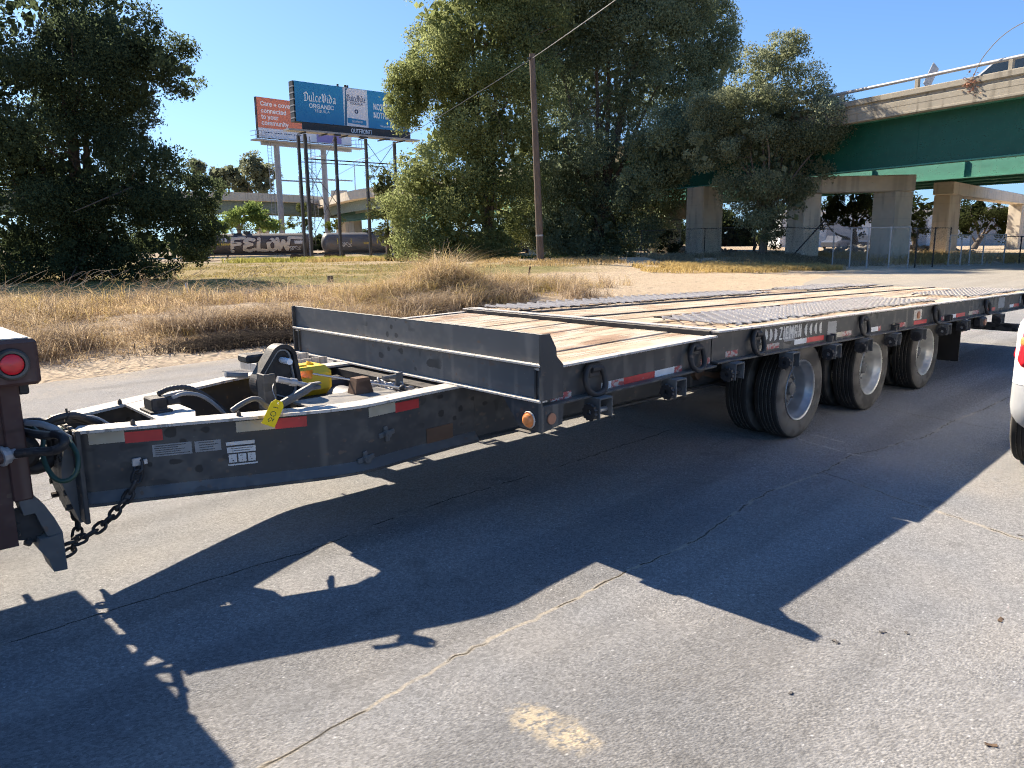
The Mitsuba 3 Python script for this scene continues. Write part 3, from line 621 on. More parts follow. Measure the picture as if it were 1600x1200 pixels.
obj('stem', cat([tube(spline([along(-1.0, -1.31, 5.6), along(-.9, -1.34, 6.6), along(-.8, -1.33, 7.9), along(-.7, -1.2, 8.9)]), .022, 5), tube(spline([along(1.7, -1.32, 8.2), along(1.2, -1.35, 9.1), along(.2, -1.3, 9.9), along(-1.6, -1.3, 10.3)]), .018, 5)]), 'twig', k)
lv = []
for i in range(60):
    q = along(1.75 + R.normal() * .22, -1.34 + .05 * R.random(), 8.05 + R.normal() * .25)
    lv.append(mv(bx(-.04, .04, -.004, .004, -.03, .03), q, rz(R.random() * 3) @ rx(R.random() * 2)))
obj('leaves', cat(lv), 'vine', k)

# ------------------------------------------------------------------ the two ramps far behind the tank cars
def ramp(label, pts, zt, zb):
    k = thing('highway_ramp', label, 'bridge', 'ramps beyond the railway')
    p = np.array([site(a, b)[:2] for a, b in pts]); ln = LineString(spline(np.column_stack([p, np.zeros(len(p))]), 6)[:, :2])
    obj('deck', ext(ln.buffer(5.2, cap_style=2), .45, at=zt - 1.35), 'concrete', k)
    obj('barrier', cat([ext(LineString(ln.offset_curve(s * 5.0)).buffer(.14, cap_style=2), .84, at=zt - .9) for s in (-1, 1)]), 'concrete', k)
    obj('girder', cat([ext(LineString(ln.offset_curve(s)).buffer(.08, cap_style=2), zt - 1.36 - zb, at=zb) for s in (-3.6, -1, 1, 3.6)]), 'ramp_green', k)
    for d in np.arange(4, ln.length, 26): 
        q = ln.interpolate(d)
        obj('pier', mv(bx(-.8, .8, -.8, .8, -1.4, zb - .002), (q.x, q.y, 0)), 'concrete', k)
    return k
ramp('pale green highway ramp crossing behind the tank cars at the left', [(-95, 119), (-70, 122), (-48, 131), (-36, 152), (-31, 178)], 9.6, 6.25)
ramp('highway ramp rising to the right behind the billboard posts', [(-36, 165), (-32.5, 150), (-25, 131), (-17, 114), (-8, 104)], 8.85, 6.0)
def lamp_post(a, b, z0, z1, d, lab):
    k = thing('street_lamp', lab, 'street lamp', 'street lamps on the ramps')
    p = site(a, b); top = p + [0, 0, z1]
    obj('pole', tube([p + [0, 0, z0], p + [0, 0, (z0 + z1) / 2], top], [.11, .09, .07], 7), 'galvanised', k)
    e = np.array([RH[0], RH[1], 0]) * d
    obj('arm', tube(spline([top, top + e * .5 + [0, 0, .45], top + e + [0, 0, .6]], 4), .05, 6), 'galvanised', k)
    obj('lamp_head', mv(bx(-.45, .45, -.14, .14, -.07, .07, .03), top + e + [0, 0, .55], rz(-YAW)), 'galvanised', k)
lamp_post(-39.1, 145, 8.2, 13.4, 2.4, 'thin street lamp just left of the black billboard posts'); lamp_post(-28.7, 145, 8.0, 15.9, 2.6, 'tallest street lamp, seen between the right billboard posts'); lamp_post(-36.0, 150, 8.2, 12.4, 2.2, 'shorter street lamp behind the left black posts'); lamp_post(-25.0, 96, -1.0, 11.2, 2.2, 'street lamp with its arm beside the left grey billboard column')
k = thing('overhead_sign', 'back of a grey highway sign on two posts beyond the ramps', 'sign')
p, q = site(-34.4, 150), site(-31.3, 150)
obj('panel', slab(p[:2], q[:2], .12, 9.9, 11.1), 'galvanised', k)
obj('slat', cat([slab(p[:2] - .12 * FH, q[:2] - .12 * FH, .06, z, z + .08) for z in (10.1, 10.5, 10.9)]), 'stained_concrete', k)
for t in (.15, .85): obj('post', tube([p + (q - p) * t + [0, 0, 6], p + (q - p) * t + [0, 0, 11]], .09, 6), 'galvanised', k)

# ------------------------------------------------------------------ billboards
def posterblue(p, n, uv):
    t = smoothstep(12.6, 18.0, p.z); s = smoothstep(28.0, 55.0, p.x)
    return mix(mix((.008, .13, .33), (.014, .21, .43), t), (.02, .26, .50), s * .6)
mat('poster_blue', posterblue, .6); mat('poster_orange', (.62, .19, .115), .6); mat('poster_white', (.60, .63, .68), .6); mat('poster_ink', (.72, .76, .80), .6); mat('poster_navy', (.02, .05, .12), .6); mat('poster_violet', (.22, .19, .42), .6)
mat('sign_black', steel((.020, .023, .028), (.06, .06, .06), .2), .6); mat('sign_grey', steel((.26, .27, .29), (.32, .31, .30), .2), .6); mat('bottle_pale', (.56, .62, .68), .5); mat('bottle_white', (.66, .66, .70), .5); mat('bottle_shade', (.03, .12, .22), .5)
class Board:
    'a flat panel: s metres from its left end, z up, d in front of its face'
    def __init__(self, k, A_, B_): 
        self.k = k; a, b = site(*A_)[:2], site(*B_)[:2]; self.o = a; d = b - a; self.L = np.hypot(*d); self.d = d / self.L; self.n = np.array([self.d[1], -self.d[0]])
    def put(self, name, m, material, d=0.0, parent=None):
        v, f = vf(m); w = np.column_stack([self.o + v[:, :1] * self.d + (v[:, 2:3] + d) * self.n, v[:, 1]])
        return obj(name, (w, f), material, parent or self.k)
    def rect(self, name, s0, s1, z0, z1, th, material, d=0.0, parent=None): return self.put(name, bx(s0, s1, z0, z1, 0, th), material, d, parent)
    def text(self, s, x, z, h, w, material='poster_ink', d=.03, name='lettering', bold=True):
        v, f = letters(s, h, w, h > .4 and bold); v[:, 2] *= 20
        return self.put(name, (v + [x, z, 0], f), material, d)
def pen(strokes, nib=((-.055, -.045), (.055, .045), (.065, .02), (-.045, -.07))):
    g = []
    for st in strokes:
        for p, q in zip(st[:-1], st[1:]):
            g.append(unary_union([Polygon([(p[0] + a, p[1] + b) for a, b in nib]), Polygon([(q[0] + a, q[1] + b) for a, b in nib])]).convex_hull)
    return unary_union(g)
GOTH = {'D': (.72, [[(.0, .78), (.12, .95), (.36, 1.02), (.6, .8), (.6, .28), (.42, .02), (.08, .0)], [(.2, .9), (.2, .1)]]), 'u': (.52, [[(.06, .66), (.06, .12), (.18, .0), (.36, .1)], [(.40, .68), (.40, .05), (.48, 0)]]), 'l': (.28, [[(.05, 1.05), (.1, .95), (.1, .1), (.2, 0)]]),
        'c': (.44, [[(.36, .58), (.2, .68), (.07, .5), (.07, .16), (.2, .0), (.36, .08)]]), 'e': (.46, [[(.08, .34), (.36, .46), (.24, .68), (.07, .5), (.07, .16), (.2, .0), (.38, .1)]]), 'V': (.70, [[(.0, .86), (.12, 1.02), (.16, .2), (.32, .0), (.56, .2), (.56, .8), (.44, 1.04)], [(.32, .9), (.32, .1)]]),
        'i': (.26, [[(.08, .66), (.08, .1), (.18, 0)], [(.06, .86), (.11, .9)]]), 'd': (.52, [[(.06, 1.0), (.3, .78), (.44, .5), (.42, .15), (.24, .0), (.07, .14), (.07, .48), (.22, .64), (.36, .56)]]), 'a': (.5, [[(.08, .56), (.22, .68), (.38, .56), (.38, .08), (.48, 0)], [(.38, .36), (.14, .3), (.07, .12), (.18, .0), (.36, .12)]])}
def gothic(s, h, w):
    x, out = 0.0, []
    for ch in s:
        adv, st = GOTH[ch]; out.append(affinity.translate(pen(st), x)); x += adv + .06
    g = unary_union(out); x0, y0, x1, y1 = g.bounds
    return affinity.scale(affinity.translate(g, -x0, -y0), w / (x1 - x0), h / (y1 - y0), origin=(0, 0))
k = thing('billboard', 'large blue drinks billboard on black steel posts, in front of the orange one', 'billboard')
b1 = Board(k, (-22.0, 82), (-11.5, 91)); ZL, ZH = 13.78, 17.72; L = b1.L
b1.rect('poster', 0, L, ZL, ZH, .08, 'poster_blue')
b1.rect('frame', -.12, L + .1, ZL - .02, ZH + .06, .9, 'sign_black', -1.0)
rd_ = [b1.rect('rib', -.14, .02, z, z + .12, .9, 'sign_grey', -.95) for z in np.arange(ZL + .3, ZH, .62)]
b1.rect('skirt', .6, L + .1, ZL - .92, ZL - .04, .10, 'sign_black')
wk = b1.rect('catwalk', -1.6, L + .4, ZL - 1.16, ZL - .98, 1.35, 'sign_grey', .2)
[b1.put('brace', bx(s, s + .1, ZL - 1.3, ZL - 1.165, -.4, 1.5), 'sign_black', .0, wk) for s in np.arange(.2, L, 2.4)]
Hh = ZH - ZL
b1.put('lettering', mv(ext(gothic('DulceVida', .25 * Hh, .27 * L), .03), (.065 * L, ZL + .525 * Hh, 0)), 'poster_ink', .082)
b1.text('ORGANIC', .108 * L, ZL + .375 * Hh, .105 * Hh, .205 * L, d=.082); b1.text('TEQUILA', .150 * L, ZL + .275 * Hh, .065 * Hh, .125 * L, d=.082)
b1.rect('bottle_panel', .398 * L, .612 * L, ZL + .005, ZH - .01, .012, 'bottle_pale', .081)
b1.put('bottle_shadow', flat([(.40 * L, ZL + .02), (.42 * L, ZL + .02), (.435 * L, ZH - .05), (.42 * L, ZH - .05)]), 'bottle_shade', .096)
neck = [(.425, .0), (.43, .55), (.425, .93), (.445, .985), (.56, .985), (.59, .93), (.592, .0)]
b1.put('bottle', ext([(x * L, ZL + .02 + y * (Hh - .05)) for x, y in neck], .010), 'bottle_white', .099)
b1.put('lettering', mv(ext(gothic('DulceVida', .19 * Hh, .165 * L), .012), (.427 * L, ZL + .65 * Hh, 0)), 'poster_navy', .112)
b1.text('TEQUILA', .452 * L, ZL + .575 * Hh, .06 * Hh, .115 * L, 'poster_navy', .112)
b1.put('emblem', ext(Point(.508 * L, ZL + .40 * Hh).buffer(.048 * Hh * 1.2).difference(Point(.508 * L, ZL + .40 * Hh).buffer(.025 * Hh)), .012), 'poster_navy', .112)
b1.put('bottle_band', ext([(.428 * L, ZL + .08 * Hh), (.428 * L, ZL + .22 * Hh), (.592 * L, ZL + .19 * Hh), (.592 * L, ZL + .05 * Hh)], .012), 'poster_blue', .112)
b1.text('BLANCO', .468 * L, ZL + .11 * Hh, .05 * Hh, .09 * L, d=.126)
b1.text('NOTHING', .665 * L, ZL + .51 * Hh, .155 * Hh, .19 * L, d=.082); b1.text('NOTHING', .665 * L, ZL + .285 * Hh, .155 * Hh, .19 * L, d=.082)
b1.put('fine_print', cat([bx(.72 * L, .97 * L, ZL + z * Hh, ZL + (z + .008) * Hh, 0, .01) for z in (.06, .085)]), 'poster_ink', .082)
b1.text('OUTFRONT/', .455 * L, ZL - .66, .42, .185 * L, d=.11)
for s in (3.9, 6.9, 9.9): b1.put('floodlight', mv(bx(-.35, .35, ZL - 1.32, ZL - 1.17, 1.2, 1.6, .05), (s, 0, 0)), 'sign_black', .0)
for s in (5.0, 5.9, 6.15): b1.put('top_hook', bx(s, s + .16, ZH + .062, ZH + .30, -.3, -.1), 'sign_black')
for i, s in enumerate((.95, 4.45, 8.2, 11.9)):
    for j, o in enumerate((-.35, -1.9)):
        if j and i not in (0,): continue
        b1.rect('post', s - .14, s + .14, -.9, ZL - 1.17, .26, 'sign_black', o)
def rods(bd, l, d, r=.035): 
    q = [np.array([*(bd.o + s * bd.d + d * bd.n), z]) for s, z in l]
    return tube(q, r, 5)
br = [rods(b1, p, -.25) for p in ([(.95, 6.2), (4.45, 12.6)], [(4.45, 2.6), (.95, 9.2)], [(.95, 9.6), (4.45, 5.4)], [(8.2, 12.4), (11.9, 8.0)], [(11.9, 12.4), (8.2, 8.0)], [(4.45, 7.4), (.95, 1.5)])]
obj('brace', cat(br + [rods(b1, [(.7, 10.1), (11.9, 10.1)], -.2, .07), rods(b1, [(.7, 9.9), (11.9, 9.9)], -1.6, .05), rods(b1, [(.7, 5.6), (2.6, 5.3)], -.3, .05)]), 'sign_black', k)
b1.put('ladder', cat([bx(1.85, 1.9, 1.0, ZL - 1.2, -1.7, -1.65), bx(2.2, 2.25, 1.0, ZL - 1.2, -1.7, -1.65)] + [bx(1.9, 2.2, z, z + .04, -1.7, -1.66) for z in np.arange(1.2, ZL - 1.4, .4)]), 'sign_black')

k = thing('billboard', 'orange and white billboard on grey tube columns behind the blue one', 'billboard')
Q = 1.36; b2 = Board(k, (-27.25 * Q, 86 * Q), (-18.9 * Q, 94.5 * Q)); ZL, ZH = 16.77, 22.48; L = b2.L; Hh = ZH - ZL
b2.rect('poster', 0, L, ZL + .245 * Hh, ZH, .08, 'poster_orange'); b2.rect('poster_foot', 0, L, ZL, ZL + .245 * Hh - .002, .08, 'poster_white')
b2.rect('frame', -.05, L + .05, ZL - .05, ZH + .04, .5, 'sign_black', -.55)
for s, z, w in (('Care + coverage', .80, 6.6), ('connected', .625, 4.1), ('to your', .475, 2.75), ('community', .325, 4.4)): b2.text(s, .035 * L, ZL + z * Hh, .105 * Hh, w, d=.082)
for i in range(26): b2.rect('fine_print', .04 * L + i * .27, .04 * L + i * .27 + .19, ZL + .72, ZL + .86, .01, 'poster_navy', .082) if i % 6 else None
b2.rect('violet_panel', .60 * L, .88 * L, ZL + .1, ZL + 1.3, .012, 'poster_violet', .081)
w2 = b2.rect('catwalk', -1.2, L + 1.6, ZL - .57, ZL - .38, 1.75, 'sign_grey', -.3)
b2.rect('beam', .3, L - .3, ZL - 1.05, ZL - .58, .6, 'sign_grey', -.2)
for s0, s1 in ((-1.2, .3), (L - .1, L + 1.6)):
    b2.put('railing', cat([bx(s0, s1, ZL + h, ZL + h + .06, 1.35, 1.4) for h in (.1, .75)] + [bx(s, s + .06, ZL - .38, ZL + .81, 1.35, 1.4) for s in np.linspace(s0, s1 - .06, 4)] + [bx(s0, s0 + .06, ZL + h, ZL + h + .06, -.3, 1.4) for h in (.1, .75)]), 'sign_grey', 0, w2)
for s in (2.8, 10.9):
    q = np.array([*(b2.o + s * b2.d - .1 * b2.n), 0]); obj('column', tube([q + [0, 0, -1.2], q + [0, 0, ZL - .58]], .44, 16), 'sign_grey', k, smooth=60)
for s in (1.0, 8.4):
    b2.put('ladder', cat([bx(t, t + .06, 4.6, ZL - .5, .45, .5) for t in (s, s + .6)] + [bx(s + .06, s + .6, z, z + .05, .45, .49) for z in np.arange(4.8, ZL - .6, .45)]), 'sign_grey')
b2.put('tie_bar', bx(3.0, 10.9, 10.6, 10.82, 0, .12), 'sign_grey'); b2.put('tie_bar', bx(6.2, 16, 11.1, 11.3, 0, .12), 'sign_grey')

# ------------------------------------------------------------------ tank cars on the line
def tankskin(c):
    lo, hi = [x * .6 for x in c], [x * 1.3 for x in c]
    def f(p, n, uv):
        a = fbm(p.x * .8, p.y * .8, p.z * 1.2, 3); b = fbm(p.x * 5, p.y * 5, p.z * 2, 3)
        return mix(mix(lo, hi, a), (.12, .075, .05), smoothstep(.5, .75, b) * .5)
    return f
mat('tank_black', tankskin((.075, .066, .062)), .55); mat('tank_grey', tankskin((.115, .115, .12)), .5)
mat('paint_tan', (.52, .45, .36), .7); mat('paint_dark', (.035, .02, .02), .7); mat('paint_yellow', (.55, .40, .06), .7); mat('paint_white', (.50, .50, .50), .7)
def tank_car(label, A_, B_, m, zc=1.28, r=1.30):
    k = thing('tank_car', label, 'railway tank car', 'tank cars on the railway line')
    a, b = site(*A_)[:2], site(*B_)[:2]; d = (b - a) / np.hypot(*(b - a)); L = np.hypot(*(b - a)); n = np.array([d[1], -d[0]])
    Rm = np.array([[d[0], -n[0], 0], [d[1], -n[1], 0], [0, 0, 1.0]]); o = np.array([*a, zc])
    pr = [(0, 0), (.35 * r, .06), (.7 * r, .22), (.92 * r, .48), (r, .85), (r, L - .85), (.92 * r, L - .48), (.7 * r, L - .22), (.35 * r, L - .06), (0, L)]
    obj('tank', mv(lathe(pr, 40, 'x'), o, Rm), m, k, smooth=40)
    obj('hatch', mv(cat([cyl((L / 2, 0, r - .05), (L / 2, 0, r + .28), .42, 16), bx(L / 2 - 1.6, L / 2 - .6, -.5, .5, r + .02, r + .06)] + [bx(L / 2 + x, L / 2 + x + .05, y, y + .05, r - .1, r + .5) for x in (-1.6, -.6, .55, 1.6) for y in (-.6, .6)] + [bx(L / 2 - 1.6, L / 2 + 1.65, y, y + .05, r + .45, r + .5) for y in (-.6, .6)]), o, Rm), 'sign_black', k)
    obj('side_sill', mv(cat([bx(.1, L - .1, s * .75 - .1, s * .75 + .1, -r - .05, -r + .18) for s in (-1, 1)] + [bx(-.4, L + .4, -.2, .2, -r - .05, -r + .12)]), o, Rm), 'sign_black', k)
    for x in (1.6, L - 1.6):
        t = obj('bogie', mv(bx(x - 1.1, x + 1.1, -.95, .95, -r - .42, -r - .1, .05), o, Rm), 'rusty_iron', k)
        for xx in (x - .85, x + .85):
            for y in (-.78, .78): obj('wheel', mv(lathe([(0, -.06), (.42, -.06), (.46, .0), (.42, .06), (0, .06)], 20, 'y'), o + Rm @ np.array([xx, y, -r - .42]), Rm), 'rusty_iron', t)
    return k, o, Rm, r, L
def wrap(poly, o, Rm, r, lift, x0, h0, seg=.35):
    'a flat outline (x along the car, y up) wrapped on the side of the tank, as paint a few millimetres thick'
    g = poly.segmentize(seg)
    x0_, y0_, x1_, y1_ = g.bounds; parts = []
    for y in np.arange(y0_, y1_, seg):
        c = g.intersection(sbox(x0_ - 1, y, x1_ + 1, y + seg))
        parts += [q for q in getattr(c, 'geoms', [c]) if q.geom_type == 'Polygon' and q.area > 1e-5]
    v, f = cat([flat(q) for q in parts])
    th = (v[:, 1] + h0) / r
    return mv((np.column_stack([v[:, 0] + x0, -(r + lift) * np.cos(th), (r + lift) * np.sin(th)]), f), o, Rm)
k, o, Rm, r, L = tank_car('black tank car with a large tan graffiti word', (-40.5, 94.2), (-25.0, 97.6), 'tank_black')
def ln(*p): return LineString(p)
FEL = {'F': [ln((.1, 0), (.25, 1.7)), ln((.25, 1.65), (1.5, 1.75)), ln((.2, .9), (1.0, 1.0))], 'E': [ln((1.15, 1.45), (.55, 1.6), (.2, 1.25), (.65, .95), (.9, .9)), ln((.75, .9), (.15, .7), (.1, .25), (.6, .05), (1.2, .3))], 'L': [ln((.35, 1.6), (.2, .2), (1.15, .12))], 'O': [ln((.6, 1.5), (.15, 1.0), (.2, .35), (.6, .08), (1.0, .4), (1.05, 1.0), (.65, 1.5))], 'W': [ln((.05, 1.6), (.25, .2), (.75, 1.3), (1.15, .2), (1.5, 1.75), (2.9, 1.65))]}
word = []
for ch, x, s in (('F', 0, 1.05), ('E', 1.45, 1.1), ('L', 2.95, 1.1), ('O', 4.25, 1.05), ('W', 5.45, 1.0)):
    for st in FEL[ch]: word.append(affinity.translate(affinity.scale(st, s, 1.02, origin=(0, 0)), x, 0))
fat = unary_union([w.buffer(.22, 6) for w in word]); rimg = fat.buffer(.10, 4)
wx = L - 9.75
obj('graffiti_outline', wrap(rimg, o, Rm, r, .006, wx, -.95), 'paint_dark', k); obj('graffiti', wrap(fat, o, Rm, r, .012, wx, -.95), 'paint_tan', k, label='large tan bubble letter graffiti word')
obj('stencil', wrap(unary_union([sbox(-1.6 + .24 * i, 0, -1.44 + .24 * i, .22) for i in range(7)]), o, Rm, r, .008, wx, -.1), 'paint_yellow', k)
obj('stencil', wrap(unary_union([sbox(-1.2 + .5 * i, 0, -.9 + .5 * i, .45) for i in range(2)]), o, Rm, r, .008, wx, .35), 'paint_white', k)
obj('stencil', wrap(unary_union([sbox(0, 0, .95, .38), sbox(-.6, -.9, -.45, -.75)]), o, Rm, r, .008, L - 2.2, .0), 'paint_white', k)
tg = unary_union([ln(*[(x + .12 * math.sin(7 * x), .25 * math.sin(9 * x + s)) for x in np.linspace(0, 1.3, 20)]).buffer(.03) for s in (0, 2)])
obj('scribble', wrap(tg, o, Rm, r, .008, L - 2.9, -.55, .2), 'paint_white', k)
k, o, Rm, r, L = tank_car('grey tank car with rounded end beside the black posts', (-24.1, 98.0), (-10.0, 102.4), 'tank_grey')
for x, w, h in ((1.9, .12, .7), (3.6, .12, .7), (5.2, 1.0, .14), (6.9, .12, .6), (9.4, .12, .6)): obj('stencil', wrap(sbox(0, 0, w, h), o, Rm, r, .008, x, -.1), 'paint_yellow', k)
for x in (2.3, 7.8): obj('scribble', wrap(tg, o, Rm, r, .008, x, -.2 if x < 3 else -.6, .2), 'paint_white', k)
tank_car('grey tank car hidden behind the tall trees', (-9.0, 102.8), (5.0, 106.5), 'tank_grey')
tank_car('dark tank car at the far right of the line', (6.0, 107.0), (20.0, 110.5), 'tank_black')
obj('railway_track', cat([slab(site(-90, 84)[:2] + np.array([0, s]), site(30, 113)[:2] + np.array([0, s]), .09, -.95, -.72) for s in (0, 1.4)]), 'rusty_iron', kind='structure', label='rails of the railway line')

# ------------------------------------------------------------------ beyond the bridge: a pale shed, parked cars, rubble
k = thing('pale_shed', 'long pale metal building beyond the bridge piers', 'building')
mat('shed_wall', (.50, .52, .54), .7); mat('shed_roof', (.62, .63, .64), .6)
a0, a1 = site(38, 112)[:2], site(86, 104)[:2]
obj('wall', slab(a0, a1, 14, -.5, 4.6), 'shed_wall', k); obj('roof', slab(a0, a1, 14.8, 4.602, 4.9), 'shed_roof', k)
dd = (a1 - a0) / np.hypot(*(a1 - a0)); nn = np.array([dd[1], -dd[0]])
for t in (6, 15, 24, 33, 42): obj('door', slab(a0 + dd * t + nn * 7.04, a0 + dd * (t + 3.6) + nn * 7.04, .06, -.4, 3.4), 'sign_grey', k)
for i, (a, b, m, lab) in enumerate(((39.0, 92, 'car_silver', 'silver car parked beyond the rubble bank'), (43.6, 94, 'car_dark', 'dark car parked beside the silver one under the bridge'), (48.5, 95, 'car_white', 'white car parked beyond the right piers'))):
    small_car(thing('parked_car', lab, 'car', 'cars parked beyond the bridge'), site(a, b, -.02), .5 - YAW + .3, m)
mat('rubble', lambda p, n, uv: mix((.20, .18, .155), (.40, .37, .33), fbm(p.x * 1.7, p.y * 1.7, p.z * 1.7, 2)), .9)
ROCK = [noisy(trimesh.creation.icosphere(subdivisions=1, radius=1), .35, 1.1, i) for i in range(4)]
def rubble_bank(name, label, p0, p1, n, w, h, s0, s1, m='rubble'):
    r = np.random.default_rng(n); out = []
    for i in range(n):
        t, o = r.random(), r.normal() * .45
        q = np.asarray(p0) + (np.asarray(p1) - p0) * t
        d = (np.asarray(p1) - p0) / np.hypot(*(np.asarray(p1) - p0)); q = q + np.array([d[1], -d[0]]) * o * w
        z = float(hterr(q[0], q[1])) + h * math.exp(-(o / .55) ** 2) * (.75 + .4 * math.sin(t * 9 + n)) * r.random() ** .3
        out.append(mv(ROCK[i % 4], (q[0], q[1], z), rz(r.random() * 6) @ rx(r.random() * 3), [r.uniform(s0, s1), r.uniform(s0, s1), r.uniform(s0, s1) * .7]))
    return obj(name, cat(out), m, smooth=False, label=label, cat='rubble', kind='stuff')
rubble_bank('rubble_bank', 'low bank of pale broken stone under the bridge', site(13.0, 60)[:2], site(34.0, 56)[:2], 900, 1.6, .75, .08, .22)
# ------------------------------------------------------------------ what hangs on and lies in the drawbar
def hose(name, pts, r, m, parent=T, n=9, **kw): return obj(name, tube(spline(pts, 7), r, n), m, parent, smooth=60, **kw)
k = hose('air_hose', [(-2.07, 1.07, .712), (-2.032, .95, .737), (-1.981, .87, .747), (-1.95, .83, .769), (-1.94, .83, .792), (-1.944, .86, .805), (-1.956, .92, .803), (-1.971, 1.0, .787), (-2.002, 1.12, .779), (-2.05, 1.2, .79)], .019, 'hose_rubber', label='thick black hose looped back to the truck')
obj('coupling', cat([cyl((-2.075, 1.085, .7125), (-2.115, 1.075, .7115), .024, 8), cyl((-2.10, 1.079, .7115), (-2.125, 1.073, .711), .036, 14)]), 'galvanised', k)
hose('air_hose', [(-2.05, 1.18, .83), (-2.015, 1.1, .832), (-1.981, 1.0, .837), (-1.947, .93, .822), (-1.915, .97, .785), (-1.87, 1.08, .74), (-1.84, 1.2, .71)], .014, 'grey_hose', label='grey hose from the truck to the drawbar nose')
hose('cable', [(-1.88, 1.15, .77), (-1.903, 1.05, .781), (-1.893, .95, .748), (-1.884, .90, .695), (-1.898, .88, .641), (-1.925, .88, .611), (-1.957, .90, .605), (-1.979, .93, .624), (-1.989, .98, .664), (-1.986, 1.03, .714), (-1.964, 1.1, .758), (-1.99, 1.2, .80)], .0105, 'green_hose', label='thin dark green cable hanging in a loop')
k = hose('cable', [(-2.05, 1.28, .80), (-1.965, 1.24, .806), (-1.92, 1.22, .797), (-1.883, 1.21, .811), (-1.838, 1.21, .815), (-1.794, 1.22, .804), (-1.70, 1.27, .745), (-1.62, 1.32, .70)], .017, 'hose_rubber', label='bundle of black cables over the nose')
hose('cable', [(-2.03, 1.27, .786), (-1.94, 1.24, .778), (-1.86, 1.24, .784), (-1.80, 1.25, .782), (-1.72, 1.28, .745), (-1.60, 1.33, .70)], .013, 'hose_rubber')
hose('cable', [(-1.83, 1.30, .80), (-1.76, 1.30, .785), (-1.70, 1.27, .77), (-1.62, 1.24, .70)], .006, 'galvanised')
obj('cable_tie', cat([tube([(-1.838 + .022 * math.cos(t) * .5, 1.21 + .02 * math.sin(t), .812 + .022 * math.cos(t)) for t in np.linspace(0, 6.28, 9)], .003, 4), bx(-1.842, -1.834, 1.205, 1.215, .83, .85)]), 'dark_iron', k)
# coil of the drawbar eye under the hoses
obj('drawbar_eye', cat([tube([(-1.97 + .085 * math.cos(t), 1.295, .665 + .085 * math.sin(t)) for t in np.linspace(0, 6.283, 25)[:-1]], .032, 10, closed=True), bx(-1.90, -1.85, 1.24, 1.35, .60, .73, .01)]), 'dark_iron', T, smooth=50)
# fitting block and ribbed hoses in the V
k = obj('hose_manifold', cat([bx(-1.475, -1.40, 1.20, 1.32, .766, .835, .006), bx(-1.49, -1.385, 1.18, 1.34, .765, .775), bx(-1.40, -1.33, 1.21, 1.25, .79, .825, .008)]), 'dark_iron', T)
h1 = spline([(-1.42, 1.27, .845), (-1.36, 1.27, .862), (-1.28, 1.26, .858), (-1.20, 1.25, .81), (-1.12, 1.24, .73), (-1.02, 1.23, .60)], 9)
obj('air_hose', tube(h1, .0125 + .0025 * (np.arange(len(h1)) % 2) * (np.arange(len(h1)) < 22), 8), 'hose_rubber', T)
hose('air_hose', [(-1.37, 1.22, .825), (-1.31, 1.215, .838), (-1.23, 1.21, .815), (-1.15, 1.20, .74), (-1.05, 1.2, .6)], .010, 'grey_hose')
# winch gear in its black guard
k = thing('winch_gear', 'black teardrop belt guard with pale roller end standing on the drawbar', 'winch')
def pt2(a, b, r): return Point(a, b).buffer(r, 10)
tear = unary_union([pt2(-.775, .955, .078), pt2(-.868, .828, .078), pt2(-.760, .79, .085)]).convex_hull
obj('guard', ext(tear, .055, 'xz', 1.225), 'dark_iron', k); obj('guard_rim', ext(tear.difference(tear.buffer(-.022)), .075, 'xz', 1.195), 'dark_iron', k)
obj('guard_bead', ext(tear.buffer(-.028).difference(tear.buffer(-.036)), .012, 'xz', 1.213), 'label_grey', k)
obj('roller', cat([cyl((-.775, 1.235, .945), (-.775, 1.13, .945), .017, 14)]), 'poster_ink', k)
obj('housing', cat([bx(-.83, -.70, 1.29, 1.44, .62, .93, .015), bx(-.93, -.80, 1.32, 1.44, .93, .975, .01)]), 'dark_iron', k)
obj('shaft', cat([cyl((-1.02, 1.40, .875), (-.90, 1.40, .855), .017, 10)]), 'galvanised', k)
obj('foot', bx(-.785, -.68, 1.24, 1.5, .471, .62), 'dark_iron', k)
# fuel can
k = thing('yellow_can', 'scuffed yellow plastic can lying between the drawbar rails beside the guard', 'can')
body = noisy(trimesh.Trimesh(*bx(-.655, -.40, 1.32, 1.56, .62, .885, .055), process=False).subdivide_to_size(.05), .004, 5)
import manifold3d as m3
def man(m): v, f = vf(m); t = trimesh.Trimesh(v, f, process=True); return m3.Manifold(m3.Mesh(np.asarray(t.vertices, np.float32), np.asarray(t.faces, np.uint32)))
def cham(x0, x1, y0, y1, z0, z1, ch): return m3.Manifold.hull_points(np.array(bx(x0, x1, y0, y1, z0, z1, ch)[0]))
can = cham(-.65, -.40, 1.32, 1.56, .690, .862, .055) + cham(-.64, -.53, 1.38, 1.5, .81, .872, .02)
can = can - m3.Manifold.hull_points(np.array([(-.63, 1.25, .81), (-.63, 1.25, .845), (-.53, 1.25, .845), (-.55, 1.25, .795), (-.63, 1.70, .81), (-.63, 1.70, .845), (-.53, 1.70, .845), (-.55, 1.70, .795)]))
obj('body', can, 'yellow_plastic', k, smooth=35)
obj('cap', cyl((-.50, 1.44, .855), (-.49, 1.44, .875), .022, 14), 'yellow_plastic', k)
obj('can_rack', bx(-.665, -.385, 1.30, 1.58, .471, .688, .004), 'dark_iron', T)
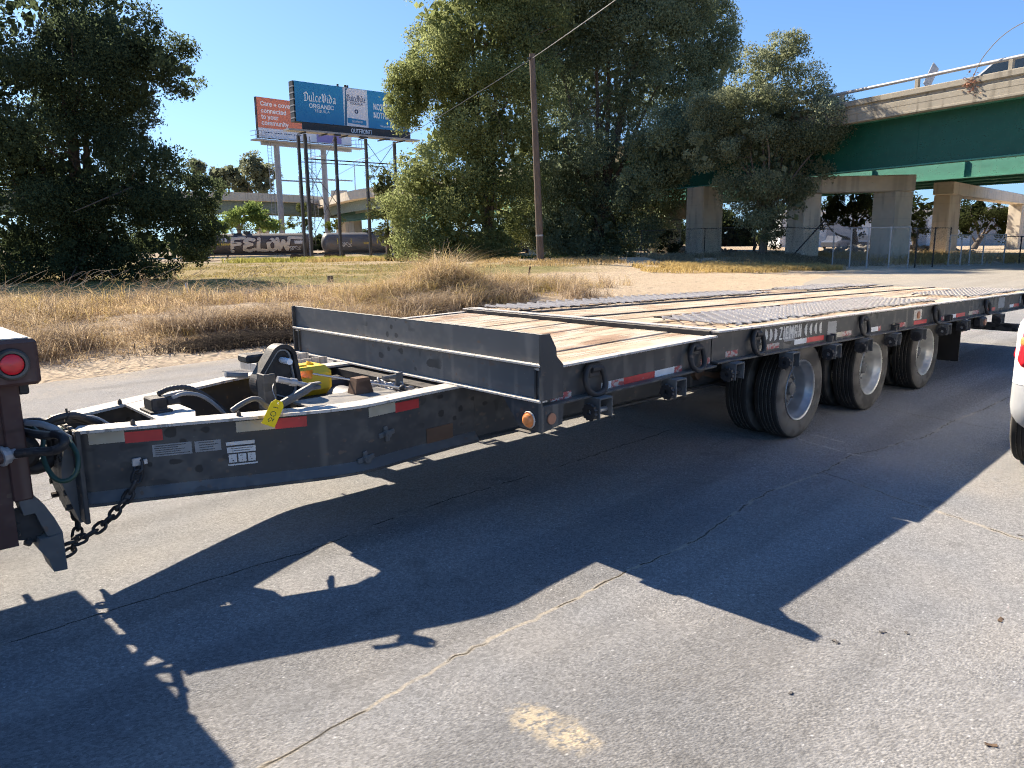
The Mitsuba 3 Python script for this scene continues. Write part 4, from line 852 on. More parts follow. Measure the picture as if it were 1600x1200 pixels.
# grey drum behind the can, rusty stake, chain heap, T post
k = thing('steel_drum', 'small grey steel tank lying between the yellow can and the rusty stake', 'tank')
obj('shell', mv(lathe([(0, -.01), (.06, 0), (.095, .01), (.10, .03), (.10, .22), (.095, .24), (0, .25)], 24, 'y'), (-.43, 1.00, .655)), 'grey_steel', k, smooth=40); obj('band', mv(lathe([(.101, .05), (.104, .055), (.104, .075), (.101, .08)], 24, 'y'), (-.43, 1.0, .655)), 'dark_iron', k)
def frustum(x0, x1, y0, y1, z0, z1, ins):
    return m3.Manifold.hull_points(np.array([(x0, y0, z0), (x1, y0, z0), (x0, y1, z0), (x1, y1, z0), (x0 + ins, y0 + ins * .6, z1), (x1 - ins, y0 + ins * .6, z1), (x0 + ins, y1 - ins * .6, z1), (x1 - ins, y1 - ins * .6, z1)]))
obj('stake_pocket', frustum(-.52, -.405, .90, .985, .757, .842, .018), 'rusty_iron', T)
LINK = None
def link(L=.058, w=.034, r=.0068):
    a = (L - w) / 2; pts = [(a + w / 2 * math.cos(t) - 0, w / 2 * math.sin(t), 0) for t in np.linspace(-math.pi / 2, math.pi / 2, 6)] + [(-a + w / 2 * math.cos(t), w / 2 * math.sin(t), 0) for t in np.linspace(math.pi / 2, 3 * math.pi / 2, 6)]
    return tube(pts, r, 6, closed=True)
LM = link(); LPLY = {m: mikit.ply(LM, 'm_' + m, smooth=60) for m in ('dark_iron', 'galvanised')}
def set_link(parent, p, d, roll, m, s=1.0):
    d = np.asarray(d, float); d /= np.linalg.norm(d); a = np.cross(d, [0, 0, 1.0] if abs(d[2]) < .95 else [1.0, 0, 0]); a /= np.linalg.norm(a); b = np.cross(d, a)
    y = math.cos(roll) * a + math.sin(roll) * b; z = np.cross(d, y); kk = numbered(parent + '__link'); M = np.eye(4); M[:3, 0], M[:3, 1], M[:3, 2], M[:3, 3] = d * s, y * s, z * s, p
    scene[kk] = {**LPLY[m], 'to_world': mi.ScalarTransform4f(M.tolist())}
def chain(parent, pts, m='dark_iron', pitch=.044, s=1.0):
    p = spline(pts, 12); seg = np.r_[0, np.cumsum(np.linalg.norm(np.diff(p, axis=0), axis=1))]
    for i, t in enumerate(np.arange(pitch / 2, seg[-1], pitch * s)):
        q = np.array([np.interp(t, seg, p[:, c]) for c in range(3)]); q2 = np.array([np.interp(min(t + .01, seg[-1] + 1e-6), seg, p[:, c]) for c in range(3)]); q1 = np.array([np.interp(max(t - .01, 0), seg, p[:, c]) for c in range(3)])
        set_link(parent, q, q2 - q1, (i % 2) * math.pi / 2 + .35, m, s)
k = thing('chain_heap', 'heap of silvery chain in the tray behind the rusty stake', 'chain')
for i in range(70):
    a = R.random(2); set_link(k, (-.37 + .24 * a[0], .93 + .22 * a[1], .70 + .075 * R.random() * (1 - abs(a[0] - .5))), R.normal(size=3) * [1, 1, .4], R.random() * 6, 'galvanised', .9)
obj('tray_lip', cat([bx(-.40, -.10, .90, .912, .62, .735), bx(-.40, -.10, 1.17, 1.182, .62, .735), bx(-.4, -.1, .912, 1.17, .62, .66)]), 'worn_flange', T)
obj('peg_post', cat([bx(-.215, -.165, .955, .967, .70, .832, .003), cyl((-.30, .96, .812), (-.215, .96, .812), .014, 10)]), 'grey_steel', T)
obj('jack_bracket', cat([bx(-1.008, -.946, .955, .967, .74, .925, .003), bx(-1.008, -.996, .955, 1.04, .74, .925, .003)]), 'black_steel', T)
# jack handle and rods
k = thing('crank_handle', 'grey crank handle and rods laid across the near drawbar rail', 'crank handle')
hose('rod', [(-1.25, .80, .805), (-1.20, .80, .83), (-1.145, .80, .846), (-1.115, .79, .838), (-1.09, .78, .805), (-1.062, .78, .787)], .013, 'grey_steel', k)
obj('arm', cat([tube([(-1.062, .78, .787), (-1.0, .80, .797), (-.86, .81, .846), (-.81, .815, .865)], [.012, .019, .021, .016], 8), bx(-.845, -.78, .795, .835, .842, .862, .006), bx(-.835, -.775, .80, .83, .866, .878, .004)]), 'grey_steel', k)
obj('sleeve', cat([cyl((-.965, .90, .905), (-.88, .89, .878), .017, 10), cyl((-.88, .89, .878), (-.79, .87, .845), .013, 10), cyl((-.90, .893, .884), (-.87, .889, .875), .021, 10)]), 'galvanised', k)
obj('tension_rod', cyl((-.66, 1.10, .868), (-.27, .82, .772), .0055, 7), 'bright_rod', k); obj('rod_end', cat([mv(trimesh.creation.icosphere(2, .016), (-.27, .82, .772)), bx(-.29, -.25, .80, .84, .757, .762)]), 'dark_iron', k)
# the yellow number tag
k = thing('lot_tag', 'yellow paper tag with hand written number 105 hanging on the drawbar', 'tag')
tc = np.array([-1.093, .700, .783]); ux = np.array([.42, .02, -.22]); ux /= np.linalg.norm(ux); uz = np.array([.24, -.10, .94]); uz = uz - ux * (uz @ ux); uz /= np.linalg.norm(uz); un = np.cross(ux, uz)
TM = np.column_stack([ux, uz, un]); TM = TM if un[1] < 0 else np.column_stack([ux, uz, -un])
paper = Polygon([(-.036, -.062), (.036, -.062), (.036, .045), (.020, .066), (-.020, .066), (-.036, .045)]).difference(Point(0, .052).buffer(.005))
def on_tag(m, d=0.0): v, f = vf(m); return (v + [0, 0, d]) @ TM.T + tc, f
obj('paper', on_tag(ext(paper, .0012)), 'yellow_tag', k)
ink = unary_union([LineString([(-.014, .028), (.012, .032)]).buffer(.0016), LineString([(.014 * math.sin(t), -.002 + .011 * math.cos(t)) for t in np.linspace(0, 6.3, 20)]).buffer(.0016), LineString([(.014, -.022), (.013, -.034), (-.001, -.022), (-.008, -.026), (-.013, -.036), (-.006, -.043), (.001, -.036)]).buffer(.0016)])
obj('number', on_tag(ext(ink, .0004), .0013), 'label_ink', k)
obj('wire', tube(spline([tc + TM @ [0, .052, .001], tc + [.02, .03, .10], tc + [.04, .06, .13]], 5), .0015, 5), 'galvanised', k)
# safety chains: through the hole of the near rail, and from the nose
for nm_, pts, lab in (('safety_chain', [(-1.615, 1.01, .592), (-1.632, .985, .545), (-1.655, .985, .49), (-1.69, 1.0, .43), (-1.73, 1.03, .375), (-1.77, 1.06, .325), (-1.82, 1.09, .283), (-1.87, 1.11, .258), (-1.92, 1.13, .245), (-1.95, 1.15, .235)], 'rusty black safety chain hanging from the near drawbar rail'), ('safety_chain', [(-1.93, 1.16, .19), (-1.905, 1.17, .192), (-1.87, 1.2, .222), (-1.845, 1.24, .275), (-1.838, 1.27, .325), (-1.836, 1.29, .40)], 'second chain hanging from the nose plate')):
    k = numbered(f'{T}__{nm_}'); tag(k, lab); chain(k, pts, s=1.12)
hk = obj('chain_anchor', cat([bx(-1.645, -1.605, vout(-1.62) + .02, vout(-1.62) + .030, .575, .612, .004), bx(-1.60, -1.585, vout(-1.59) + .015, vout(-1.59) + .027, .582, .604)]), 'galvanised', T)
# step and mesh panel at the far side of the drawbar
k = obj('mesh_step', cat([bx(-.55, -.05, 2.02, 2.03, .66, .80), bx(-.55, -.05, 2.28, 2.29, .66, .80), bx(-.55, -.535, 2.02, 2.29, .66, .80), bx(-.36, -.345, 2.02, 2.29, .62, .80)]), 'worn_flange', T)
obj('mesh', cat([tube([(u, 2.03, .745), (u + .18 * s, 2.28, .745)], .004, 4) for u in np.arange(-.50, -.08, .028) for s in (-1, 1)]), 'worn_flange', k)
obj('air_tank', mv(lathe([(0, 0), (.08, .02), (.10, .06), (.10, .40), (.08, .44), (0, .46)], 20, 'x'), (-.55, 1.72, .62)), 'dark_iron', T)

# ------------------------------------------------------------------ the truck that holds the drawbar (its rear end shows at the left)
mat('maroon_steel', steel((.062, .030, .027), (.17, .125, .105), .4), .6, spec=.35)
mat('red_lens', (.66, .012, .02), .22, clearcoat=.6, emissive=0) if False else mat('red_lens', (.62, .012, .022), .22, clearcoat=.6)
K = thing('maroon_truck', 'rear end of an old maroon truck with a round red lamp and a tow hitch', 'truck')
def hullbox(x0, x1, y0, y1, z0, z1, ch): return bx(x0, x1, y0, y1, z0, z1, ch)
obj('bumper_box', bx(-4.6, -1.958, 1.0, 1.62, 1.008, 1.200, .014), 'maroon_steel', K)
obj('deck', cat([bx(-7.2, -1.975, 1.6201, 2.5, 1.02, 1.19, .01)]), 'maroon_steel', K)
obj('box_top', bx(-4.6, -1.985, 1.02, 1.61, 1.2005, 1.206, .002), 'topped_paint', K)
mat('topped_paint', topdust, .6)
k = obj('tail_lamp', mv(lathe([(.044, .002), (.042, .010), (.030, .017), (0, .020)], 28), (-2.058, .997, 1.102), rx(math.pi / 2)), 'red_lens', K, smooth=40)
obj('gasket', mv(lathe([(.044, 0), (.046, .016), (.056, .018), (.064, .010), (.066, 0)], 28), (-2.058, .9995, 1.102), rx(math.pi / 2)), 'tyre_rubber', k, smooth=40)
obj('post', cat([bx(-2.105, -2.03, 1.08, 1.16, .50, 1.008, .006), bx(-2.20, -2.105, 1.10, 1.14, .30, 1.008)]), 'maroon_steel', K)
obj('bracket', cat([bx(-2.03, -1.99, 1.10, 1.16, .955, 1.006, .006)]), 'dark_iron', K)
obj('air_can', mv(lathe([(0, -.09), (.06, -.085), (.085, -.06), (.09, 0), (.085, .05), (0, .06)], 20, 'y'), (-2.03, 1.33, .665)), 'dark_iron', K, smooth=40)
arm = [(-2.10, .565), (-2.058, .560), (-2.034, .513), (-1.992, .457), (-1.962, .391), (-1.937, .318), (-1.958, .305), (-1.998, .318), (-2.032, .432), (-2.074, .432)]
obj('hook_arm', ext(arm, .13, 'xz', 1.09), 'grey_steel', K)
obj('hook_tip', ext([(-1.999, .312), (-1.94, .318), (-1.939, .145), (-1.992, .149), (-2.008, .215), (-2.04, .27), (-2.03, .312)], .15, 'xz', 1.08), 'grey_steel', K)
obj('hook_plate', cat([ext([(-2.9, .46), (-2.075, .455), (-2.03, .43), (-2.0, .33), (-2.035, .285), (-2.068, .305), (-2.17, .335), (-2.9, .345)], .022, 'xz', 1.13), ext([(-2.9, .46), (-2.12, .455), (-2.05, .40), (-2.06, .31), (-2.17, .335), (-2.9, .345)], .022, 'xz', 1.45)]), 'dark_iron', K)
for x, z in ((-2.10, .385), (-2.135, .40), (-2.175, .385), (-2.10, .345)): obj('bolt', cyl((x, 1.13, z), (x, 1.118, z), .011, 6), 'dark_iron', K)
obj('lug', cat([cyl((-2.075, 1.13, .305), (-2.055, 1.13, .29), .018, 6)]), 'dark_iron', K)
k = obj('connector', cat([cyl((-2.20, 1.06, .710), (-2.128, 1.072, .711), .030, 14)]), 'maroon_steel', K)
obj('collar', cat([cyl((-2.132, 1.071, .711), (-2.118, 1.075, .7115), .043, 14)]), 'galvanised', k)
obj('frame_rail', cat([bx(-8.5, -2.11, v, v + .09, .70, .98, .006) for v in (1.165, 2.0)]), 'dark_iron', K)
obj('crossbar', bx(-2.14, -2.112, 1.25, 2.0, .55, .98), 'dark_iron', K)
obj('lower_pipe', cat([tube(spline([(-2.6, 1.2, .62), (-2.3, 1.18, .56), (-2.15, 1.16, .53), (-2.12, 1.14, .50)]), .02, 7)]), 'dark_iron', K)
for x in (-3.35, -4.65):
    for v, f in ((.55, 1), (.86, -1), (2.70, -1), (2.39, 1)): put_wheel(K, x, v, f, RIM, f == 1, .50, 1.295)
obj('axle', cat([cyl((x, .6, .5), (x, 2.6, .5), .09, 12) for x in (-3.35, -4.65)]), 'dark_iron', K)
obj('flat_bed', cat([bx(-8.6, -3.9, .35, 2.9, 1.22, 1.36, .01)]), 'maroon_steel', K)
obj('cab', cat([cham(-11.2, -9.0, .4, 2.85, .8, 3.0, .15), cham(-12.6, -11.0, .6, 2.65, .8, 1.9, .15)]) if False else cham(-11.0, -8.9, .4, 2.85, .8, 2.9, .15), 'maroon_steel', K, smooth=30)
obj('bonnet', cham(-12.4, -11.002, .65, 2.6, .8, 1.85, .12), 'maroon_steel', K, smooth=30)
obj('window', cat([bx(-10.7, -9.9, .39, .399, 1.95, 2.6), bx(-8.898, -8.888, .8, 2.45, 2.0, 2.65)]), 'car_glass', K)
for v in (.62, 2.63): put_wheel(K, -11.6, v, 1 if v < 1 else -1, RIM2, True, .50, 1.295)

# ------------------------------------------------------------------ the parked silver car whose rear corner shows at the right edge
mat('bumper_grey', lambda p, n, uv: mix((.30, .31, .32), (.36, .37, .38), fbm(p.x * 6, p.y * 6, p.z * 6, 3)), .45, clearcoat=.25)
V = thing('silver_suv', 'silver and white car at the right edge with a red tail lamp', 'car')
vc, hw, u0 = -2.19, .89, 2.66
def section(pts): return m3.Manifold.hull_points(np.array(pts))
def sph(x, y, z, r): return m3.Manifold.sphere(r, 20).translate([x, y, z])
lowr = m3.Manifold.batch_hull([sph(u0 + x, vc + s * y, z, r) for s in (-1, 1) for x, y, z, r in ((.20, .66, .52, .16), (.28, .70, .98, .14), (.55, .745, .50, .14), (.6, .75, .95, .12), (4.1, .70, .52, .16), (4.15, .66, .75, .14), (3.2, .74, .9, .12))])
up = m3.Manifold.batch_hull([sph(u0 + x, vc + s * y, z, .10) for s in (-1, 1) for x, y, z in ((.34, .66, .95), (.62, .56, 1.56), (2.3, .58, 1.58), (3.3, .66, .95))])
arch = m3.Manifold.cylinder(3, .37, .37, 36, True).rotate([90, 0, 0])
bodym = (lowr + up) - arch.translate([u0 + .86, vc, .34]) - arch.translate([u0 + 3.5, vc, .34]) - m3.Manifold.cube([6, 3, .32], False).translate([u0 - 1, vc - 1.5, 0])
low_rear = m3.Manifold.cube([.62, 3, .66], False).translate([u0 - .3, vc - 1.5, 0])
obj('body', bodym - low_rear, 'car_white', V, smooth=35); obj('rear_bumper', bodym ^ low_rear.scale([1, 1, .994]), 'bumper_grey', V, smooth=35)
for s in (1, -1):
    lampm = m3.Manifold.batch_hull([sph(u0 + x, vc + s * y, z, .035) for x, y, z in ((.10, .74, .80), (.13, .73, 1.02), (.30, .82, .82), (.36, .80, 1.0), (.10, .60, .82), (.14, .58, 1.0))])
    k = obj('tail_lamp', lampm, 'red_lens', V, smooth=35)
    obj('amber_bar', m3.Manifold.batch_hull([sph(u0 + x, vc + s * y, z, .02) for x, y, z in ((.080, .735, .915), (.080, .735, .935), (.11, .765, .92), (.11, .765, .935))]), 'amber_lens', k)
obj('window', cat([m3.Manifold.batch_hull([sph(u0 + x, vc + s * y, z, .02) for s in (1, -1) for x, y, z in ((.27, .60, 1.02), (.49, .50, 1.52))])] if False else [bx(u0 + .8, u0 + 2.9, vc + s * .735 - .006, vc + s * .735 + .006, 1.03, 1.06) for s in (-1, 1)]), 'car_glass', V)
gl = up.scale([1, 1.004, 1]).translate([0, -vc * -.004 * 0 + vc * -.004, 0])
band = gl ^ m3.Manifold.cube([2.5, 3, .40], False).translate([u0 + .75, vc - 1.5, 1.08])
rear_ = up.scale([1, 1, 1]).translate([-.004, 0, 0]) ^ m3.Manifold.cube([.62, 1.12, .38], True).translate([u0 + .36, vc, 1.30])
obj('rear_window', rear_, 'car_glass', V, smooth=35)
obj('number_plate', bx(u0 + .045, u0 + .055, vc - .17, vc + .17, .84, .95, .002), 'label_white', V)
obj('side_glass', band - m3.Manifold.cube([4, 1.12, 3], True).translate([u0 + 1.8, vc, 1.2]), 'car_glass', V)
for x in (.86, 3.5):
    for s in (-1, 1):
        kk = numbered(f'{V}__wheel'); M = mi.ScalarTransform4f().translate([u0 + x, vc + s * .80, .335]).scale([.868, -.868 * s, .868])
        for n, p in (('tyre', TYRE), ('rim', RIM), ('hub', HUB)): scene[f'{kk}__{n}'] = {**p, 'to_world': M}
obj('trim_line', bx(u0 + .05, u0 + .06, vc - .7, vc + .7, .775, .782), 'label_ink', V)

# ------------------------------------------------------------------ small debris on the asphalt
mat('dry_leaf', (.10, .065, .04), .8); mat('pebble', (.12, .11, .10), .85)
for i, (x, y, s) in enumerate(((.80, -1.89, .016), (.14, -1.49, .012), (.35, -1.59, .010), (.41, -1.66, .009), (-.12, -2.1, .014), (-.31, -1.53, .008), (1.9, -1.7, .009))):
    big = i in (0, 4)
    me = noisy(trimesh.Trimesh(*bx(-s * 1.3, s * 1.3, -s * .6, s * .6, 0, s * (.16 if i in (0, 4) else .5), s * .03), process=False).subdivide_to_size(s * .5), s * .5, 1 / s * .7, i)
    tag_ = ('crumpled dry leaf on the sunlit asphalt near the parked car', 'dark pebble just beyond the tip of the headboard shadow', 'left one of two pebbles lying close together on the asphalt', 'right one of two pebbles lying close together on the asphalt', 'dry leaf near the bottom right corner of the asphalt', 'small pebble between the sand patch and the shadow tip', 'pebble in the sun below the shadow edge near the parked car')[i]
    obj('dry_leaf' if big else 'pebble', mv(me, (x, y, .0), rz(i * 1.3)), 'dry_leaf' if big else 'pebble', label=tag_, cat='leaf' if big else 'pebble', group=None if big else 'pebbles on the asphalt')
# ------------------------------------------------------------------ vegetation
def leafmat(name, trans=.35, rough=.55):
    scene['m_' + name] = {'type': 'principledthin', 'base_color': {'type': 'mesh_attribute', 'name': 'vertex_color'}, 'roughness': rough, 'diff_trans': trans * 2, 'spec_trans': 0.0, 'eta': 1.35}
    return name
leafmat('leaf', .62); leafmat('blade', .46, .7)
def bark(c):
    lo, hi = [x * .55 for x in c], [x * 1.35 for x in c]
    return lambda p, n, uv: mix(lo, hi, fbm(p.x * 7, p.y * 7, p.z * 2.2, 3))
mat('bark', bark((.12, .095, .075)), .9); mat('pole_wood', bark((.135, .100, .080)), .85)
def leaves(P, N, size, col, r, aspect=.5, jit=.35):
    'one small folded leaf (two triangles) at each point'
    n = len(P); d = r.normal(size=(n, 3)); d[:, 2] -= .25; d /= np.linalg.norm(d, axis=1, keepdims=True)
    nn = N + r.normal(size=(n, 3)) * .9; s = np.cross(d, nn); s /= np.linalg.norm(s, axis=1, keepdims=True) + 1e-9
    s_ = size * r.uniform(.65, 1.35, (n, 1)); up = np.cross(s, d)
    V = np.stack([P - d * s_ * .5, P + s * s_ * aspect * .5 + up * s_ * .06, P + d * s_ * .5, P - s * s_ * aspect * .5 + up * s_ * .06], 1).reshape(-1, 3)
    k = np.arange(n)[:, None] * 4
    F = np.concatenate([k + [0, 1, 2], k + [0, 2, 3]])
    return V, F, np.repeat(col, 4, 0)
def crown(blobs, per, size, base, tip, seed, nsub=15, fill=.2, droop=0.0, hole=.42):
    'a crown of leafy masses, each built of smaller sprays with dark gaps between; per = leaves per square metre of spray'
    r = np.random.default_rng(seed); Ps, Ns, Cs, In, Iu = [], [], [], [], []
    for a, b, z, R_ in blobs:
        c = site(a, b, z); k = max(6, int(nsub * r.uniform(.8, 1.2)))
        u = r.normal(size=(k, 3)); u /= np.linalg.norm(u, axis=1, keepdims=True)
        rs = R_ * r.uniform(.16, .38, k); q = c + u * (R_ * r.uniform(.62, .92, (k, 1))) * [1, 1, .92]
        keep = meshkit.fbm(q / max(R_ * .5, .6), 3, seed) > hole
        for qq, uu, rr_ in zip(q[keep], u[keep], rs[keep]):
            m = int(per * rr_ * rr_ * r.uniform(.7, 1.3)) + 4; d = r.normal(size=(m, 3)) + uu * .55 + [0, 0, .25]; d /= np.linalg.norm(d, axis=1, keepdims=True)
            P = qq + d * rr_ * np.where(r.random((m, 1)) < fill, r.uniform(.3, .8, (m, 1)), r.uniform(.8, 1.15, (m, 1))) * [1.15, 1.15, .8] * (1 + .16 * r.normal(size=(m, 1))) + r.normal(size=(m, 3)) * (.05 + .10 * rr_)
            P[:, 2] -= droop * np.abs(r.normal(size=m)) * rr_
            t = np.clip(r.normal() * .22 + .5, 0, 1) * .7 + r.random((m, 1)) * .3
            Ps.append(P); Ns.append(d + [0, 0, .4]); Cs.append(np.asarray(base) * (1 - t) + np.asarray(tip) * t)
        ni = int(24 * R_ * R_); ui = r.normal(size=(ni, 3)); ui /= np.linalg.norm(ui, axis=1, keepdims=True); qi = c + ui * R_ * r.uniform(.2, .80, (ni, 1)) * [1, 1, .92]
        ok = meshkit.fbm(qi / max(R_ * .5, .6), 3, seed) > hole; In.append(qi[ok]); Iu.append(ui[ok])
    P, N, C = np.vstack(Ps), np.vstack(Ns), np.vstack(Cs)
    ok = P[:, 2] > hterr(P[:, 0], P[:, 1]) + .05
    I_, U_ = np.vstack(In), np.vstack(Iu); ki = I_[:, 2] > hterr(I_[:, 0], I_[:, 1]) + .25; I_, U_ = I_[ki], U_[ki]
    q = r.random((len(I_), 1)) * .6
    A_, B_ = leaves(P[ok], N[ok], size, C[ok], r), leaves(I_, U_, size * 3.0, np.asarray(base) * (1 - q) + np.asarray(tip) * q, r, .75)
    return np.vstack([A_[0], B_[0]]), np.vstack([A_[1], B_[1] + len(A_[0])]), np.vstack([A_[2], B_[2]])
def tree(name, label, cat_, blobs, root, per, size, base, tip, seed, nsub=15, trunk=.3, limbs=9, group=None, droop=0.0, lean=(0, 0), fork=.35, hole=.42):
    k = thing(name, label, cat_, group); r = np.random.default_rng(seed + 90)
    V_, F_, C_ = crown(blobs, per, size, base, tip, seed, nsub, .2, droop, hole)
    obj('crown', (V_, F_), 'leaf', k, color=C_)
    p0 = site(*root); p0[2] = float(hterr(p0[0], p0[1])) - .15
    cs = np.array([site(a, b, z) for a, b, z, _ in blobs]); ctr = cs.mean(0); zt = ctr[2]
    mid_ = np.array([p0[0] * .6 + ctr[0] * .4 + lean[0], p0[1] * .6 + ctr[1] * .4 + lean[1], p0[2] + (zt - p0[2]) * .55])
    tr = [tube(spline([p0, p0 * .55 + mid_ * .45 + r.normal(size=3) * .12 * trunk, mid_], 5), np.linspace(trunk * 1.25, trunk * .75, 11), 10)]
    big = np.argsort([-b[3] for b in blobs])[:limbs]
    for i in big:
        e = cs[i]; s = p0 + (mid_ - p0) * (fork + (1 - fork) * r.random()); h = (s + e) / 2 + [0, 0, .12 * np.linalg.norm(e - s)] + r.normal(size=3) * .3
        path = spline([s, h, e], 6); tr.append(tube(path, np.linspace(trunk * .42, trunk * .06, len(path)), 7))
        for j in range(3):
            t = r.integers(len(path) // 2, len(path)); e2 = path[t] + r.normal(size=3) * blobs[i][3] * .6
            tr.append(tube(spline([path[t], (path[t] + e2) / 2 + r.normal(size=3) * .15, e2], 4), np.linspace(trunk * .12, trunk * .025, 9), 5))
    obj('trunk', cat(tr), 'bark', k, smooth=60)
    return k
B_LEFT = [(-19.05, 33.04, 10.81, 3.35), (-16.77, 34.05, 10.31, 2.38), (-14.18, 32.51, 9.05, 1.4), (-13.58, 33.42, 8.5, 0.95), (-17.5, 32.51, 8.23, 2.65), (-15.27, 32.89, 7.79, 1.45), (-16.36, 33.4, 6.23, 1.26), (-19.48, 32.68, 5.79, 3.63), (-17.48, 33.14, 4.65, 2.93), (-14.99, 32.03, 4.02, 2.1), (-14.05, 33.33, 3.17, 1.34), (-13.25, 33.04, 2.48, 0.95), (-12.73, 32.88, 3.66, 0.73), (-12.86, 33.16, 1.81, 0.56), (-19.74, 32.38, 2.41, 3.21), (-17.12, 32.89, 1.86, 2.38), (-14.62, 32.42, 1.56, 1.62), (-18.93, 32.88, 0.39, 1.26), (-16.32, 32.68, 0.64, 1.12), (-21.84, 32.02, 8.18, 4.19), (-23.91, 34.03, 3.86, 4.19), (-20.92, 32.64, 0.83, 1.68), (-13.65, 32.99, 1.41, 0.78), (-25.91, 34.71, 10.32, 3.63)]
B_M1 = [(-3.68, 52.93, 15.68, 3.2), (-1.19, 52.97, 14.88, 3.66), (-4.55, 55.11, 14.02, 2.51), (-6.12, 52.9, 11.75, 1.92), (-7.11, 54.19, 10.36, 1.37), (-3.95, 54.91, 11.28, 2.83), (-1.05, 52.4, 10.41, 3.66), (1.07, 52.29, 11.95, 2.74), (-6.16, 53.39, 6.07, 1.92), (-6.6, 54.5, 3.77, 2.29), (-4.3, 54.28, 4.83, 3.2), (-6.74, 53.19, 1.57, 1.65), (-4.34, 53.75, 1.76, 2.65), (-1.66, 54.76, 3.51, 3.2), (-0.48, 53.65, 6.87, 3.2), (-2.69, 54.51, 7.62, 2.74), (-4.74, 55.26, 8.16, 1.92), (-0.78, 54.47, 1.72, 1.83), (-3.48, 53.79, 0.65, 1.37), (-2.34, 52.2, 18.13, 4.12), (0.92, 53.31, 16.12, 3.2), (-7.23, 54.02, 11.16, 1.37), (-6.74, 54.75, 12.86, 1.37), (-7.16, 54.39, 9.77, 1.01)]
B_M2 = [(2.45, 54.76, 16.1, 3.86), (5.99, 55.58, 16.69, 3.86), (4.02, 58.63, 13.18, 3.86), (7.62, 57.47, 12.47, 4.1), (3.77, 54.94, 8.24, 3.62), (7.57, 56.62, 7.51, 4.1), (4.85, 56.9, 3.96, 3.38), (7.49, 55.48, 2.75, 3.19), (10.18, 57.95, 4.41, 2.9), (3.37, 55.83, 2.13, 2.17), (6.04, 56.27, 19.73, 4.83), (5.11, 57.04, 0.96, 1.64), (7.7, 56.87, 0.6, 1.35), (2.44, 57.3, 6.97, 2.51), (3.11, 57.8, 4.49, 2.41), (1.69, 58.23, 2.88, 1.93)]
B_M2R = [(9.53, 55.74, 16.28, 3.7), (12.74, 56.23, 15.75, 2.61), (14.41, 56.78, 16.71, 1.52), (10.6, 55.09, 12.4, 2.94), (13.22, 56.27, 12.61, 2.37), (10.7, 55.33, 18.98, 3.79), (14.43, 56.61, 11.37, 1.9), (14.56, 56.1, 13.83, 1.9), (9.41, 47.38, 7.18, 2.3), (11.9, 49.1, 8.57, 1.64), (10.0, 48.19, 5.76, 1.23), (12.74, 48.71, 7.75, 1.4), (11.43, 48.48, 6.41, 1.15), (10.73, 48.96, 8.19, 1.64), (8.21, 49.11, 4.77, 1.64)]
B_R = [(14.68, 43.51, 11.2, 1.02), (13.79, 43.02, 9.97, 1.64), (15.73, 44.01, 9.48, 1.89), (12.57, 42.18, 8.53, 1.75), (13.48, 43.28, 7.38, 2.37), (16.12, 42.71, 7.6, 2.11), (17.78, 43.42, 6.84, 1.24), (18.25, 42.76, 7.09, 0.66), (12.22, 43.64, 6.42, 1.53), (14.58, 43.13, 5.49, 2.55), (17.06, 43.66, 5.86, 1.46), (13.56, 42.96, 3.61, 1.64), (15.06, 42.89, 3.07, 1.38), (12.6, 43.4, 4.34, 1.24), (11.11, 43.59, 7.45, 1.09), (14.14, 42.86, 2.22, 0.95), (16.23, 43.57, 4.31, 1.09), (11.38, 43.66, 8.13, 1.38), (10.82, 42.55, 6.15, 1.24), (17.59, 43.13, 7.98, 1.09), (18.42, 43.2, 6.47, 0.87), (18.84, 43.25, 6.81, 0.51), (15.29, 43.15, 11.53, 0.8), (14.29, 42.73, 11.51, 0.66), (16.97, 43.0, 8.62, 1.09)]
B_NARROW = [(-9.75, 60.23, 6.77, 0.91), (-10.1, 60.26, 5.72, 1.02), (-9.49, 60.02, 5.22, 1.42), (-9.42, 59.73, 3.53, 1.52), (-9.05, 59.49, 1.93, 1.37), (-8.77, 59.9, 0.6, 1.02)]
B_BG1 = [(-63.51, 160.12, 16.55, 2.17), (-59.49, 159.46, 14.81, 2.44), (-56.25, 159.5, 14.78, 2.71), (-52.2, 159.48, 16.37, 2.98), (-50.41, 161.85, 15.54, 2.71), (-50.82, 160.45, 12.88, 2.44), (-54.84, 160.53, 12.3, 2.17), (-59.02, 159.52, 12.91, 2.03), (-65.23, 160.48, 13.69, 1.9)]
B_BUSH1 = [(-37.99, 108.21, 4.91, 2.01), (-36.05, 108.67, 5.34, 2.01), (-34.73, 108.42, 4.0, 1.83), (-39.82, 107.62, 3.87, 1.65), (-32.75, 107.79, 3.79, 1.28), (-35.89, 108.37, 6.2, 1.19), (-41.5, 107.39, 4.06, 1.46)]
B_BUSH2 = [(-31.66, 111.83, 4.03, 1.14), (-30.37, 112.43, 4.94, 1.04), (-29.77, 111.87, 6.27, 0.85), (-29.46, 112.23, 3.83, 0.95)]
B_BUSH3 = [(-23.92, 104.27, 3.63, 0.88), (-22.94, 103.86, 4.03, 0.79), (-24.58, 104.06, 3.38, 0.7)]
B_U1 = [(30.23, 72.76, 4.06, 1.71), (31.71, 71.44, 4.56, 1.95), (34.22, 72.55, 4.0, 1.71), (31.84, 71.46, 2.84, 1.59), (29.41, 72.01, 2.88, 1.1)]
B_U2 = [(36.47, 71.42, 3.94, 1.59), (38.25, 72.0, 3.94, 1.46), (36.52, 72.11, 2.5, 1.1), (37.69, 71.49, 1.9, 1.1)]
